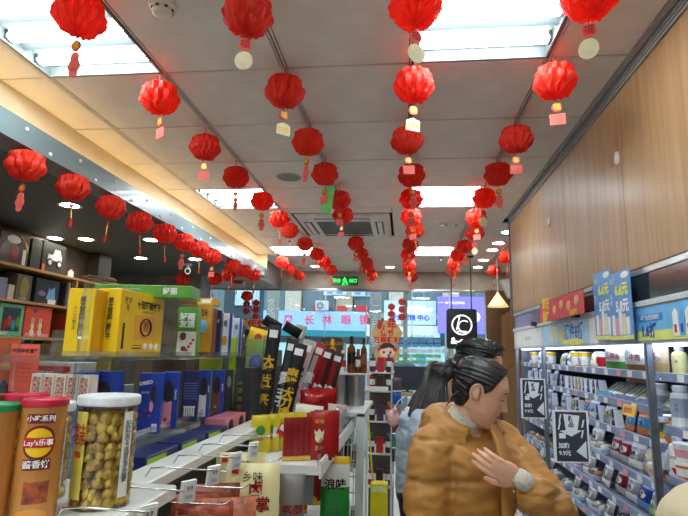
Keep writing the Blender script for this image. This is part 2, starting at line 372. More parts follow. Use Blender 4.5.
# ================================================================== THE STREET
struct('ground_street', MB().box(-30, 8.6, -.12, 30, 24, -.02), mat('street_paving', (135, 135, 132), .7))
bd = thing('shop_building', 'grey beige building across the street with shop signs and upper windows', 'building', (0, 20.6, 0))
FAC = mat('facade_beige', (216, 200, 178), .8); FAC2 = mat('facade_grey', (120, 118, 116), .8)
MB().box(-22, 0, 2.95, 22, .3, 3.12).box(-22, 0, 5.6, 22, .3, 9).build('wall', FAC, bd)
MB().box(-22, .6, 0, 22, .9, 9).build('wall', FAC2, bd)
SHOPG = mat('shop_glow', (190, 226, 232), .6, emit=.12); WINM = mat('far_window_glass', (92, 118, 128), .15, coat=.5)
for k in range(-8, 9):
    x = k*2.1-.3
    MB().box(x-.32, -.05, 3.0, x+.32, .3, 5.6).build('pilaster', FAC, bd)
    fr = MB().box(x+.36, .22, 3.12, x+1.76, .28, 5.6).build('window', mat('far_frame', (150, 150, 150), .5), bd)
    for q in range(2): MB().box(x+.42+q*.68, .19, 3.22, x+1.02+q*.68, .22, 5.5).build('pane', WINM, fr)
    gl = MB().box(x+.1, .1, 0, x+1.9, .2, 1.9).build('shopfront', SHOPG, bd)
    MB().box(x-.1, 0, 0, x+.06, .3, 1.95).build('shopfront_post', mat('post_tan', (205, 180, 140), .6), bd)
    for q in range(3):
        cc = random.choice([(230, 150, 120), (120, 190, 210), (250, 250, 245), (90, 120, 170), (240, 210, 120)])
        MB().box(x+.2+q*.55, .05, .9+.2*(q % 2), x+.6+q*.55, .1, 1.6).build('window_poster', colour(cc), gl)
def street_sign(x0, x1, y0, y1, Y, nm, label, m, trim=True):
    a = at(x0, y1, Y=Y); b = at(x1, y0, Y=Y)
    o = tag(MB().box(a.x, Y, a.z, b.x, Y+.25, b.z).build(nm, m), label, 'sign')
    return o, a, b
sg, a, b = street_sign(238, 366, 312, 328.5, 20.2, 'shop_sign', 'long pale blue shop sign with red characters across the street', mat('sign_blue', (150, 182, 240), .5, emit=.13))
MB().box(a.x-3, 20.1, a.z-.24, b.x+4.4, 20.6, a.z-.02).build('teal_ledge', TEAL, sg)
for ch, px in zip('周长林眼镜', (288, 309, 327, 346, 364)):
    p = at(px, 320.5, Y=20.18); lettering(sg, ch, .40, (p.x, 20.19, p.z), (0, -1, 0), mat('sign_red', (236, 60, 84), .5, emit=.08), bold=.02)
sg2, a, b = street_sign(384, 436, 301, 324, 20.2, 'shop_sign', 'white sign with pale and dark blue lettering right of the blue one', mat('sign_pale', (186, 206, 238), .5, emit=.13))
c_ = (a.x+b.x)/2
lettering(sg2, 'Deka·ding', .42, (c_, 20.19, b.z-.35), (0, -1, 0), mat('sign_white', (240, 250, 255), .5, emit=.3), bold=.03)
lettering(sg2, '专业配镜 中心', .24, (c_, 20.19, a.z+.25), (0, -1, 0), mat('sign_dblue', (30, 40, 200), .5, emit=.1), bold=.03)
sg3, a, b = street_sign(438, 484, 297, 333, 19.6, 'led_screen', 'purple glowing screen with white shapes behind the hanging cafe sign', mat('screen_purple', (122, 106, 226), .5, emit=.28))
for q in (a.x+.3, b.x-.3): MB().box(q-.05, 19.7, -.02, q+.05, 19.8, a.z+.05).build('post', STEEL, sg3)
lettering(sg3, '— welcome', .2, (a.x+.5, 19.59, b.z-.22), (0, -1, 0), mat('screen_white', (240, 240, 255), .5, emit=.3))
MB().ball(((a.x+b.x)/2+.2, 19.58, b.z-.75), (.5, .02, .3), 14, 8).build('white_shape', mat('screen_white', (240, 240, 255)), sg3)
pb, a, b = street_sign(366, 440, 326, 336, 19.8, 'shop_fascia', 'cream blank shop fascia under the white sign', mat('fascia_cream', (222, 226, 222), .5, emit=.08))
for k, (px, py) in enumerate(((322, 306),)):
    p = at(px, py, Y=20.1)
    o = thing('outdoor_unit', ['white air conditioner box with round fan above the blue sign', 'pale wall box above the left end of the blue sign'][k], 'air conditioner', p)
    o.scale = (.6,)*3; MB().box(-.42, -.15, -.3, .42, .2, .34, b=.03).build('casing', WHITE, o)
    MB().lathe([(.25, 0), (.25, .012)], 24).build('fan_grille', mat('fan_grey', (110, 125, 135), .5), o, (-.1, -.152, 0), (pi/2, 0, 0))
    for q in range(6): MB().box(.02, -.015, 0, .22, .015, .014).build('fan_blade', WHITE, o, (-.1, -.162, 0), (pi/2, q*pi/3, 0))
for k, (px, py) in enumerate(((335, 292), (363, 293))):
    p = at(px, py, Y=20.2); o = tag(MB().box(-.45, -.1, -.14, .45, .1, .14, b=.02).build('wall_unit', WHITE, None, p), ['small pale blue box high on the facade, left one', 'small pale blue box high on the facade, right one'][k], 'air conditioner', 'small boxes on the facade')
    for q in (-.2, .2): MB().box(q-.12, -.11, -.08, q+.12, -.1, .08).build('blue_panel', LBLUE, o)
for k, (x0, x1) in enumerate(((313, 320), (337, 347), (356, 368))):
    a = at(x0, 311, Y=20.3); b = at(x1, 307, Y=20.3)
    tag(MB().box(a.x, 20.3, a.z, b.x, 20.4, b.z+.05).build('red_banner', mat('banner_red', (224, 60, 50), .6)), ['left', 'middle', 'right'][k]+' small red banner on the facade ledge above the blue sign', 'banner', 'red banners on the ledge')
for k, (x0, x1, Y, txt) in enumerate(((264, 277, 10.2, '文化园'), (369, 381, 10.2, '一次会面改变'))):
    a = at(x0, 360, Y=Y); b = at(x1, 288, Y=Y)
    o = tag(MB().box(a.x, Y, -.02, b.x, Y+.25, b.z+.6, b=.01).build('stone_pillar', mat('pillar_grey', (168, 165, 158), .6)), ['grey stone pillar outside, left one with pale characters', 'grey stone pillar outside, right one with pale characters'][k], 'pillar')
    lettering(o, txt, .17, ((a.x+b.x)/2, Y-.003, at(373, 312, Y=Y).z-.1*k-.15*k), (0, -1, 0), WPAP, vert=True)
# left pale frames of the neighbouring shop
a = at(222, 330, Y=14); b = at(262, 288, Y=14)
o = tag(MB().box(a.x, 14, -.02, b.x, 14.3, b.z, b=.01).build('street_kiosk', mat('kiosk_dark', (52, 66, 76), .5)), 'dark kiosk with a white board outside the left window', 'kiosk')
MB().box(a.x+.35, 13.9, b.z-.5, b.x-.05, 14, b.z-.08).build('white_board', mat('board_white', (205, 222, 235), .5), o)
for k in range(5): MB().box(a.x+.1, 13.96, 1.6+k*.17, b.x-.4, 14, 1.63+k*.17).build('slat', mat('kiosk_grey', (110, 124, 132), .5), o)
# parked motor scooters / people blur outside kept as two plain things
for k, (px, c) in enumerate(((428, (190, 200, 215)), (440, (236, 232, 230)))):
    p = at(px, 368, Y=16)
    o = thing('parked_car', ['pale blue grey car parked across the street', 'white car parked across the street on the right'][k], 'car', (p.x-1.2+k*4.4, 16.5+k*.3, -.02))
    prof = [(-1.9, .3), (1.9, .3), (1.95, .75), (1.3, .95), (.8, 1.4), (-1.0, 1.42), (-1.6, .98), (-1.95, .85)]
    MB().prism(prof, -.75, .75, ax='y').build('body', colour(c, .25), o)
    MB().prism([(-.95, .98), (1.15, .98), (.72, 1.34), (-.85, 1.35)], -.76, .76, ax='y').build('side_window', WINM, o)
    for x in (-1.2, 1.2):
        for y in (-.72, .72): MB().disc((x, y, .32), .32, .2).build('wheel', BLACK, o)
# ================================================================== LANTERNS
def lantern_ball(seed, R=.090):
    rnd = random.Random(seed); n = 48; k = 15; v = []; f = []; ph = rnd.uniform(0, 6)
    for j in range(k+1):
        a = -pi/2+pi*j/k; u = j/k
        env = max(0, cos(a))**.7
        for i in range(n):
            t = 2*pi*i/n
            L = 8 if seed % 2 else 6
            s_ = abs(((t*L/pi+(.5 if (int(u*3.4)) % 2 else 0)+ph) % 1)*2-1)      # pleats, shifted from tier to tier
            tier = abs((u*3.4 % 1)*2-1)
            g = 1.03+(.27*s_-.17)*(.35+.65*(1-tier))-.13*tier+.05*noise.noise(Vector((cos(t)*2.5, sin(t)*2.5, u*4+seed*3)))
            z = R*.80*sin(a)*(1+.05*s_)
            rr = R*env*g
            v.append((rr*cos(t), rr*sin(t), z+.008*noise.noise(Vector((cos(t)*5+seed, sin(t)*5, u*6)))))
    for j in range(k):
        for i in range(n): f.append((j*n+i, j*n+(i+1) % n, (j+1)*n+(i+1) % n, (j+1)*n+i))
    m = MB(); m.add(v, f); return m.mesh('paper_ball', RED)
BALLS = [lantern_ball(s) for s in range(4)]
CHAR = mat('gold_charm', (238, 190, 60), .35, .2)
def make_lantern(kind, ball):
    t = thing('paper_lantern', '', 'lantern')
    link('paper_ball', BALLS[ball], t)
    MB().tube([(0, 0, .07), (0, 0, .128)], .0022, 5).build('string', RED2, t)
    def charm(z, r, m, ch=None):
        MB().tube([(0, 0, z+.05), (0, 0, z+r)], .0015, 4).build('cord', RED2, t)
        c = MB().disc((0, 0, z), r, .004, n=16).build('medallion', m, t)
        if ch: lettering(c, ch, r*1.5, (0, -.003, z), (0, -1, 0), CHAR if m is RED2 else RED2, bold=.02)
        return c
    if kind == 'tag':
        charm(-.125, .022, RED2, '福')
        o = MB().box(-.032, -.002, -.205, .032, .002, -.155).build('tag', PINK, t)
    elif kind == 'card':
        charm(-.122, .022, RED2, '福')
        o = MB().prism([(-.032, -.215), (.034, -.218), (.034, -.17), (0, -.155), (-.032, -.17)], -.002, .002, ax='y').build('gold_card', CRE, t)
        lettering(o, '恭喜', .03, (0, -.0035, -.193), (0, -1, 0), CHAR)
    elif kind == 'gourd':
        charm(-.122, .02, RED2, '福')
        m = MB().disc((0, 0, -.165), .02, .004, n=14).disc((0, 0, -.195), .027, .004, n=16).disc((0, 0, -.225), .018, .004, n=14); m.build('gourd_charm', PINK, t)
    elif kind == 'goldtag':
        charm(-.122, .024, PINK, '福')
        MB().disc((0, 0, -.185), .032, .004, n=16, ry=.036).build('gold_coin', CRE, t)
    else:  # tassel
        charm(-.112, .012, RED2)
        MB().tube([(0, 0, -.12), (.003, 0, -.19)], .003, 5).build('gold_cord', CHAR, t)
        MB().tube([(.003, 0, -.185), (.003, 0, -.21), (.003, 0, -.235)], [.004, .009, .007], 8).build('tassel', RED, t)
    return t
KD = {'tag': 'pink tag', 'card': 'cream and gold card', 'gourd': 'pink gourd charm', 'goldtag': 'round cream coin', 'tassel': 'thin gold tassel'}
protos = {}
def hang(px, py, kind, label, group, Z=None, X=None, s=1, idx=[0]):
    idx[0] += 1; b = idx[0] % 4; p = at(px, py, X=X) if X is not None else at(px, py, Z=Z)
    key = (kind, b); rot = (random.uniform(-.06, .06), random.uniform(-.08, .08), random.uniform(-.7, .7))
    if key not in protos:
        t = make_lantern(kind, b); protos[key] = t; t.location = p; t.rotation_euler = rot; t['label'] = label; t['group'] = group; t.scale = (s, s, s)
    else: dup(protos[key], p, rot, label, group, (s, s, s))
ROWS = [('A', 'row under the left ceiling lights', [(80, 15, 'gourd'), (160, 98, 'tag'), (205, 147, 'tag'), (236, 177, 'gourd'), (262, 201, 'gourd'), (279, 219, 'tassel'), (289.6, 230.5, 'tassel'), (305, 244, 'gourd'), (317, 254, 'tassel'), (324, 262, 'tassel'), (331, 270, 'tag')], 2.785),
 ('B', 'row leading to the air conditioner', [(248, 14, 'goldtag'), (285, 91, 'card'), (308, 142, 'gourd'), (325, 174, 'tag'), (339.5, 200, 'tag'), (343, 215, 'tag'), (356, 243.5, 'tag'), (361, 254, 'gourd'), (366.6, 263, 'tassel'), (369, 270, 'tag'), (371.5, 276, 'tassel')], 2.785),
 ('C', 'middle row over the aisle', [(415, 6, 'goldtag'), (414, 85, 'card'), (407, 140, 'tag'), (411.5, 175, 'gourd'), (411, 199, 'tag'), (411, 217, 'tag'), (415, 230, 'tassel'), (410.5, 245, 'tag'), (408, 255, 'tassel'), (409, 264, 'gourd'), (409, 271, 'tassel'), (412, 277, 'tag')], 2.785),
 ('D', 'row under the right ceiling lights', [(589, -4, 'goldtag'), (555, 81, 'tag'), (516, 139, 'tag'), (498, 174, 'gourd'), (484.5, 198, 'goldtag'), (476, 217.5, 'tag'), (475, 233, 'goldtag'), (465, 246.5, 'tag'), (458, 255, 'tag'), (454.5, 263, 'tassel'), (453, 271, 'tassel')], 2.785)]
for nm, row, L_, z in ROWS:
    for k, (px, py, kd) in enumerate(L_):
        hang(px, py, kd, f'red lantern with {KD[kd]}, {ORD[k]} in the {row}', 'lanterns in the '+row, Z=z)
LL = [(26, 165, 'gourd'), (73, 187, 'tassel'), (111, 207, 'tassel'), (140, 222, 'tassel'), (165, 233, 'tassel'), (184, 242, 'gourd'), (199.5, 249, 'tassel'), (212.5, 256.5, 'tag'), (233, 266, 'tassel'), (244.5, 271, 'tassel'), (254, 275, 'tassel')]
for k, (px, py, kd) in enumerate(LL):
    hang(px, py, kd, f'orange red lantern with {KD[kd]}, {ORD[k]} along the grey beam', 'lanterns along the grey beam', X=-1.90)
def clampX(px, py, p):
    lim = 2.46 if (p.x < -1.85 and p.y < 7) else CEIL-.13
    return at(px, py, Z=lim).x if p.z > lim else p.x
for k, (px, py, Y_, kd) in enumerate(((183, 279, 6.6, 'tassel'), (215, 279, 6.4, 'tassel'), (229, 275, 6.6, 'tassel'), (238, 279, 7.4, 'tassel'), (247, 296, 7.8, 'tassel'), (266, 274.5, 8.1, 'tassel'))):
    idx = at(px, py, Y=Y_)
    hang(px, py, kd, 'small far red lantern, '+['in front of the marble wall', 'below the beam end, leftmost pair', 'below the beam end, second of the group', 'below the beam end, third of the group', 'lowest one before the left window', 'just right of the beam end'][k], 'far lanterns by the left window', X=clampX(px, py, idx))
for k, (px, py, Y_, kd) in enumerate(((282, 262, 7.6, 'tassel'), (291, 269.5, 7.8, 'tassel'), (299, 275.5, 8.1, 'tassel'), (506, 257, 7.3, 'tassel'), (494, 270.5, 8.0, 'tassel'))):
    hang(px, py, kd, 'far red lantern, '+['first of three near the left of the window header', 'second of three near the left of the window header', 'third of three near the left of the window header', 'half hidden behind the wood wall end', 'above the white pendant lamp'][k], 'far lanterns by the window header', X=clampX(px, py, at(px, py, Y=Y_)))
# green card, exit sign, security cameras
p = at(328, 199, Z=2.72); o = tag(MB().box(-.05, -.0015, -.105, .05, .0015, .105).build('hanging_card', mat('neon_green_card', (110, 225, 110), .5), None, p, (.15, 0, .9)), 'bright green card hanging beside the second lantern row', 'card')
MB().tube([(0, 0, .10), (0, 0, CEIL-p.z-.01)], .0012, 4).build('string', WHITE, o)
p = at(345, 281, Y=8.1)
ex = tag(MB().box(-.21, -.02, -.075, .21, .02, .075, b=.006).build('exit_sign', mat('exit_housing', (60, 92, 66), .4), None, p), 'green lit emergency exit sign hanging before the window header', 'sign')
EXG = mat('exit_green', (40, 240, 90), .5, emit=.35)
lettering(ex, '安全', .065, (-.13, -.0215, 0), (0, -1, 0), EXG, bold=.03); lettering(ex, '出口', .065, (.13, -.0215, 0), (0, -1, 0), EXG, bold=.03)
MB().ball((0, -.0215, .045), (.014, .002, .014), 10, 6).prism([(-.03, .03), (.02, .03), (.03, .0), (.05, -.05), (.03, -.055), (.005, -.015), (-.02, -.055), (-.045, -.05), (-.015, 0), (-.04, .005)], -.023, -.0205, ax='y').build('running_figure', EXG, ex)
MB().box(-.05, -.0215, -.07, .06, -.0205, -.062).build('sign_line', EXG, ex)
for x in (-.15, .15): MB().tube([(x, 0, .07), (x, 0, CEIL-p.z)], .003, 5).build('hanger', GREYM, ex)
def cctv(loc, rz, lb):
    t = thing('security_camera', lb, 'camera', loc, rz)
    MB().lathe([(.045, 0), (.045, -.02), (.03, -.03)][::-1], 16).build('base', WHITE, t)
    MB().tube([(0, 0, -.02), (0, -.02, -.07)], .014, 8).build('neck', WHITE, t)
    b = MB().tube([(0, .07, -.06), (0, -.03, -.085), (0, -.10, -.105)], [.03, .035, .035], 14).build('camera_body', WHITE, t, smooth=False)
    MB().tube([(0, -.1, -.105), (0, -.103, -.106)], .024, 12).build('lens', BLACK, b)
p = at(188, 268, Y=5.9); cctv((p.x, 5.9, 2.598), .4, 'white security camera under the dark ceiling by the marble wall')
# ================================================================== CAFE CORNER
p = at(463, 309, Y=7); p2 = at(463, 349, Y=7)
cs = thing('cafe_sign', 'black square hanging sign with white ring logo and cafe lettering', 'sign', ((at(447, 330, Y=7).x+at(476.5, 330, Y=7).x)/2, 7, 1.95))
w = (at(476.5, 330, Y=7).x-at(446, 330, Y=7).x)/2
zt, zb = p.z, p2.z; h = (zt-zb)/2; cs.location.z = (zt+zb)/2
m = MB(); pts = []
for (sx, sz) in ((1, 1), (-1, 1), (-1, -1), (1, -1)):
    for k in range(5):
        a = {(1, 1): 0, (-1, 1): pi/2, (-1, -1): pi, (1, -1): 3*pi/2}[(sx, sz)]+k*pi/8
        pts.append((sx*(w-.04)+.04*cos(a), sz*(h-.04)+.04*sin(a)))
m.prism(pts, -.03, .03, ax='y').build('sign_box', BLACK, cs)
LGT = mat('sign_light', (245, 250, 255), .5, emit=.32)
def ring(mb, c, r, th, y, a0=0, a1=2*pi, n=40):
    v = []; f = []
    for k in range(n+1):
        a = a0+(a1-a0)*k/n
        for q in (r-th/2, r+th/2):
            for yy in (y, y+.004): v.append((c[0]+q*cos(a), yy, c[1]+q*sin(a)))
    for k in range(n):
        b = k*4; f += [(b, b+2, b+6, b+4), (b+1, b+5, b+7, b+3), (b, b+4, b+5, b+1), (b+2, b+3, b+7, b+6)]
    return mb.add(v, f)
m = ring(MB(), (0, .05), .125, .016, -.036); ring(m, (.03, .03), .075, .012, -.036, .9, 5.2)
m.prism([(-.035, .165), (-.022, .165), (-.062, -.02), (-.075, -.015)], -.036, -.032, ax='y'); m.prism([(-.06, -.03), (.05, -.03), (.05, -.042), (-.06, -.042)], -.036, -.032, ax='y')
m.build('logo', LGT, cs); lettering(cs, '&-café', .115, (0, -.034, -.16), (0, -1, 0), LGT, bold=.03)
for x in (-.13, .13): MB().tube([(x, 0, h-.01), (x, 0, 2.905-cs.location.z)], .008, 8).lathe([(.04, 2.89-cs.location.z), (.04, 2.908-cs.location.z)], 12, cx=x).build('hanging_rod', BLACK, cs)
p = at(498, 307, Y=7.0)
pl = thing('pendant_lamp', 'white cone pendant lamp hanging right of the cafe sign', 'lamp', (p.x, 7, p.z))
MB().lathe([(.14, 0), (.02, .17), (.012, .2), (.008, .2), (.012, .165), (.132, .002)], 32).build('lamp_shade', mat('shade_white', (240, 232, 212), .4, trans=.3), pl, smooth=False)
MB().ball((0, 0, .07), .035, 12, 8).build('bulb', mat('bulb_warm', (255, 232, 190), .5, emit=9), pl); MB().tube([(0, 0, .19), (0, 0, CEIL-p.z-.001)], .005, 6).build('cord', WHITE, pl)
p = at(508, 288, Y=8.2); o = thing('wall_projector', 'white angled box fixed to the wood wall right of the pendant lamp', 'speaker', (p.x, 8.32, p.z))
MB().prism([(-.1, .13), (.12, .16), (.1, -.16), (.02, -.14)], -.1, .08, ax='y').build('body', WHITE, o)
# monitor on wooden counter by the window
ct = thing('window_counter', 'narrow honey wood counter along the shop window', 'counter', (.1, 7.6, 0))
MB().box(-.9, -.2, 1.02, .75, .3, 1.06, b=.005).build('counter_top', SHELFW, ct)
for x in (-.85, .7): MB().box(x-.02, -.15, 0, x+.02, .25, 1.02).build('leg', GREYM, ct)
p = at(409, 390, Y=7.5)
mo = thing('monitor', 'dark flat monitor seen from behind on the window counter', 'monitor', (p.x-.02, 7.6, 1.06))
MB().box(-.27, -.02, .03, .27, .02, .36, b=.008).build('screen_back', mat('monitor_dark', (36, 44, 54), .4), mo); MB().box(-.08, -.07, 0, .08, .07, .01).box(-.02, .0, .01, .02, .03, .1).build('stand', BLACK, mo)
for k in range(5): MB().box(-.2+k*.09, -.024, .1, -.15+k*.09, -.02, .12).build('vent', BLACK, mo)
# ================================================================== WINDOW DECALS (on the glass, Y 8.46)
YG = 8.468
def lan_decal(px, pys, lb, r=9):
    a = at(px, pys[0], Y=YG); t = thing('lantern_decal', lb, 'decal', (a.x, YG, a.z), 0, 'lantern string decals')
    for k, py in enumerate(pys):
        q = at(px, py, Y=YG); dz = q.z-a.z
        b = MB().disc((0, 0, dz), .062, .003, n=20, ry=.056).build('lantern_print', mat('decal_red', (176, 44, 48), .6), t)
        MB().box(-.02, -.003, dz+.052, .02, .002, dz+.062).build('gold_cap', GOLD, t)
    MB().box(-.001, -.001, 0, .001, .001, .25).build('string_print', BLACK, t)
    MB().box(-.013, -.002, dz-.16, .013, .001, dz-.06).build('tassel_print', mat('decal_gold', (206, 170, 110), .5), t)
lan_decal(247, (297, 304, 311), 'three round red lanterns printed in a string on the left window, left one')
lan_decal(256, (303, 310, 317), 'three round red lanterns printed in a string on the left window, right one')
lan_decal(391.5, (307, 314, 321), 'string of red lantern prints over the child decal, left one')
lan_decal(402, (302, 309.5, 317), 'string of red lantern prints over the child decal, right one')
def blob(px, py, w, h, lb, rows, nm='new_year_decal'):
    a = at(px, py, Y=YG-.005); t = thing(nm, lb, 'decal', a)
    n = 36; pts = [(w*cos(2*pi*k/n)*(1+.07*cos(8*2*pi*k/n)), h*sin(2*pi*k/n)*(1+.06*sin(6*2*pi*k/n))) for k in range(n)]
    MB().prism(pts, -.002, .002, ax='y').build('gold_backing', mat('decal_gold', (206, 170, 110), .5), t)
    for s_, sz, dz in rows: lettering(t, s_, sz, (0, -.004, dz), (0, -1, 0), RED2, bold=.035)
    return t
blob(257, 325, .36, .10, 'gold and red new year lettering decal on the left window', [('新年快乐', .17, 0)])
d = blob(387, 333, .24, .20, 'gold and red new year lettering decal over a smiling child print', [('新年', .16, .12), ('佳节', .11, -.01), ('万事顺利', .11, -.12)])
d = thing('child_decal', 'round gold decal with a black haired child face in red clothes', 'decal', at(387, 353, Y=YG-.012))
MB().disc((0, 0, 0), .2, .004, ry=.17).build('gold_backing', mat('decal_gold', (206, 170, 110), .5), d)
MB().disc((0, -.006, .03), .125, .004, ry=.1).build('face', mat('decal_skin', (246, 214, 190), .6), d)
MB().prism([(-.14, .02), (-.12, .11), (-.05, .16), (.05, .16), (.12, .11), (.14, .02), (.1, .07), (.03, .09), (-.04, .07), (-.1, .06)], -.012, -.009, ax='y').build('hair', mat('decal_hair', (60, 40, 42), .6), d)
MB().disc((.13, -.012, .06), .035, .003).disc((-.13, -.012, .06), .03, .003).build('red_bow', RED2, d)
for x in (-.05, .055): MB().disc((x, -.011, .01), .017, .003, ry=.024).build('eye', INK, d)
MB().disc((0, -.011, -.045), .014, .003, ry=.008).build('mouth', RED2, d)
MB().prism([(-.1, -.07), (.1, -.07), (.13, -.15), (0, -.17), (-.13, -.15)], -.012, -.008, ax='y').build('red_collar', RED2, d)
# vinyl menu squares on the glass
BL2 = mat('vinyl_blue', (120, 190, 232), .6, trans=.5); GR2 = mat('vinyl_green', (150, 220, 180), .6, trans=.5); PK2 = mat('vinyl_pink', (232, 190, 200), .6, trans=.5); WH2 = mat('vinyl_white', (225, 235, 238), .6, trans=.5)
vm = [thing('vinyl_notice', lb, 'decal', at(x, y, Y=YG)) for lb, x, y in (('rows of pale blue and green vinyl squares low on the window', 415, 350),)][0]
for r, (py, m_, cnt) in enumerate(((341, BL2, 6), (345.5, BL2, 6), (351, WH2, 7), (356, GR2, 6), (362, GR2, 5), (368, PK2, 7), (374, WH2, 6))):
    for k in range(cnt):
        q = at(400+k*7.5, py, Y=YG)-vm.location; MB().box(q.x-.05, -.002, q.z-.026, q.x+.05, .001, q.z+.026).build('vinyl_square', m_, vm)
lettering(vm, '电脑维修', .1, (.1, -.004, .19), (0, -1, 0), BL2)
# ================================================================== PRODUCT SHAPES
def pouch(w, h, d, mats, bands=None, nx=8, nz=12, seed=0, crimp=.03):
    """sealed bag: base at z 0, face to -Y, crimped top and bottom; bands = list of (z fraction limit, material index)"""
    rnd = random.Random(seed); v = []; f = []; mi = []
    for side in (-1, 1):
        for j in range(nz+1):
            zf = j/nz
            for i in range(nx+1):
                xf = i/nx*2-1
                e = max(0, (1-abs(xf)**2.4))**.5*max(0, (1-abs(zf*2-1)**3.5))**.6
                y = side*(.0015+d/2*e*(1+.28*noise.noise(Vector((xf*2.2, zf*4.5, seed*3.1+side)))))
                x = xf*w/2*(1-.06*e+.02*(noise.noise(Vector((zf*5, seed, xf)))))
                v.append((x, y, zf*h))
    q = (nx+1)*(nz+1)
    for s_ in (0, 1):
        for j in range(nz):
            for i in range(nx):
                a = s_*q+j*(nx+1)+i; f.append((a, a+1, a+nx+2, a+nx+1)); zf = (j+.5)/nz; m = 0
                if bands:
                    for lim, b in bands:
                        if zf <= lim: m = b; break
                mi.append(m)
    m = MB(); m.add(v, f, mi)
    for i in range(nx): m.add([v[i], v[i+1], v[q+i+1], v[q+i]], [(0, 1, 2, 3)], 0)
    return m
def bottle_prof(r, h, neck=.35, cap=.16, sh=.1):
    return [(r*.85, 0), (r, h*.03), (r, h*(1-cap-sh-.12)), (r*.92, h*(1-cap-sh)), (r*neck*1.15, h*(1-cap-.03)), (r*neck, h*(1-cap))], [(r*neck*1.25, h*(1-cap)), (r*neck*1.25, h*.985), (r*neck*1.1, h)]
def bottle(name, label, cat, loc, r, h, body, cap, band=None, group=None, neck=.35, capf=.16, sh=.1, text=None, tm_=INK, rz=0):
    t = thing(name, label, cat, loc, rz, group); a, b = bottle_prof(r, h, neck, capf, sh)
    MB().lathe(a, 20).build('bottle_body', body, t, smooth=False); MB().lathe(b, 16).build('cap', cap, t)
    if band:
        z0, z1, m_ = band; o = MB().lathe([(r*1.012, h*z0), (r*1.012, h*z1)], 20).build('wrap_label', m_, t)
        if text: lettering(o, text, h*.1, (0, -r*1.03, h*(z0+z1)/2), (0, -1, 0), tm_)
    return t
def carton(name, label, cat, x0, y0, z0, x1, y1, z1, m, group=None, rz=0, b=.0015):
    """box carton, origin at its base centre; returns object with local extents"""
    cx, cy = (x0+x1)/2, (y0+y1)/2
    o = MB().box(x0-cx, y0-cy, 0, x1-cx, y1-cy, z1-z0, b=b).build(name, m, None, (cx, cy, z0), (0, 0, rz))
    return tag(o, label, cat, group)
# ================================================================== LEFT GONDOLA
ALM = mat('warm_white_metal', (226, 226, 220), .35, noise_amt=.01)
gd = thing('gondola_shelving', 'long white metal shelving run along the left of the aisle', 'shelf', (-.9, .4, 0))
def G(x0, y0, z0, x1, y1, z1, nm, m=ALM, b=.003): return MB().box(x0+.9, y0-.4, z0, x1+.9, y1-.4, z1, b=b).build(nm, m, gd)
G(-1.75, -.3, 1.272, -.50, 1.17, 1.300, 'deck')
G(-.66, 1.17, 1.272, -.57, 2.9, 1.300, 'front_rail')
G(-1.30, 1.17, 1.220, -.66, 2.25, 1.235, 'tray', mat('tray_grey', (96, 98, 102), .5)); G(-1.30, 2.25, 1.135, -.66, 2.9, 1.150, 'tray', mat('tray_grey', (96, 98, 102), .5)); G(-1.32, 1.17, 1.135, -1.30, 2.9, 1.42, 'back_panel')
G(-.66, -.3, 0.1, -.63, 3.3, 1.272, 'pegboard', mat('pegboard_dark', (58, 58, 60), .6)); G(-1.3, -.3, 0, -.36, 3.3, .1, 'plinth')
for y in (.3, 1.8, 3.25): G(-.665, y, .1, -.60, y+.04, 1.272, 'upright')
for z in (.55,): G(-.62, -.3, z, -.36, 3.2, z+.02, 'lower_shelf')
# slotted black insert on the deck edge
G(-.60, 1.0, 1.262, -.575, 1.85, 1.272, 'slot_strip', BLACK, 0)
# price hooks with tags
TAGM = mat('tag_paper', (228, 232, 236), .5, noise_amt=.01)
def hook():
    t = thing('display_hook', '', 'hook')
    MB().tube([(0, 0, -.05), (0, 0, .0), (.012, 0, .02), (.05, 0, .024), (.17, 0, .022)], .0021, 8).build('upper_wire', CHROME, t, smooth=True)
    MB().tube([(0, 0, -.05), (.08, 0, -.052), (.19, 0, -.05), (.21, 0, -.04)], .0021, 8).build('peg', CHROME, t, smooth=True)
    h_ = MB().box(.16, -.018, -.005, .168, .018, .04, b=.001).build('tag_holder', WHITE, t, rot=(0, .12, -.55))
    c = MB().box(.1685, -.016, -.004, .170, .016, .036).build('price_tag', TAGM, h_)
    lettering(h_, '9.9', .012, (.1708, 0, .025), (1, 0, 0), INK, bold=.02); lettering(h_, '||||||||', .009, (.1708, 0, .008), (1, 0, 0), INK)
    return t
hk = hook(); hys = [.90, 1.04, 1.22, 1.37, 1.54, 1.71]
for k, y in enumerate(hys):
    lb = f'chrome double-wire display hook with white price tag, {ORD[k]} from the front'
    if k == 0: hk.location = (-.60, y, 1.30); hk['label'] = lb; hk['group'] = 'price tag hooks on the white deck'
    else: dup(hk, (-.60, y, 1.30), None, lb, 'price tag hooks on the white deck')
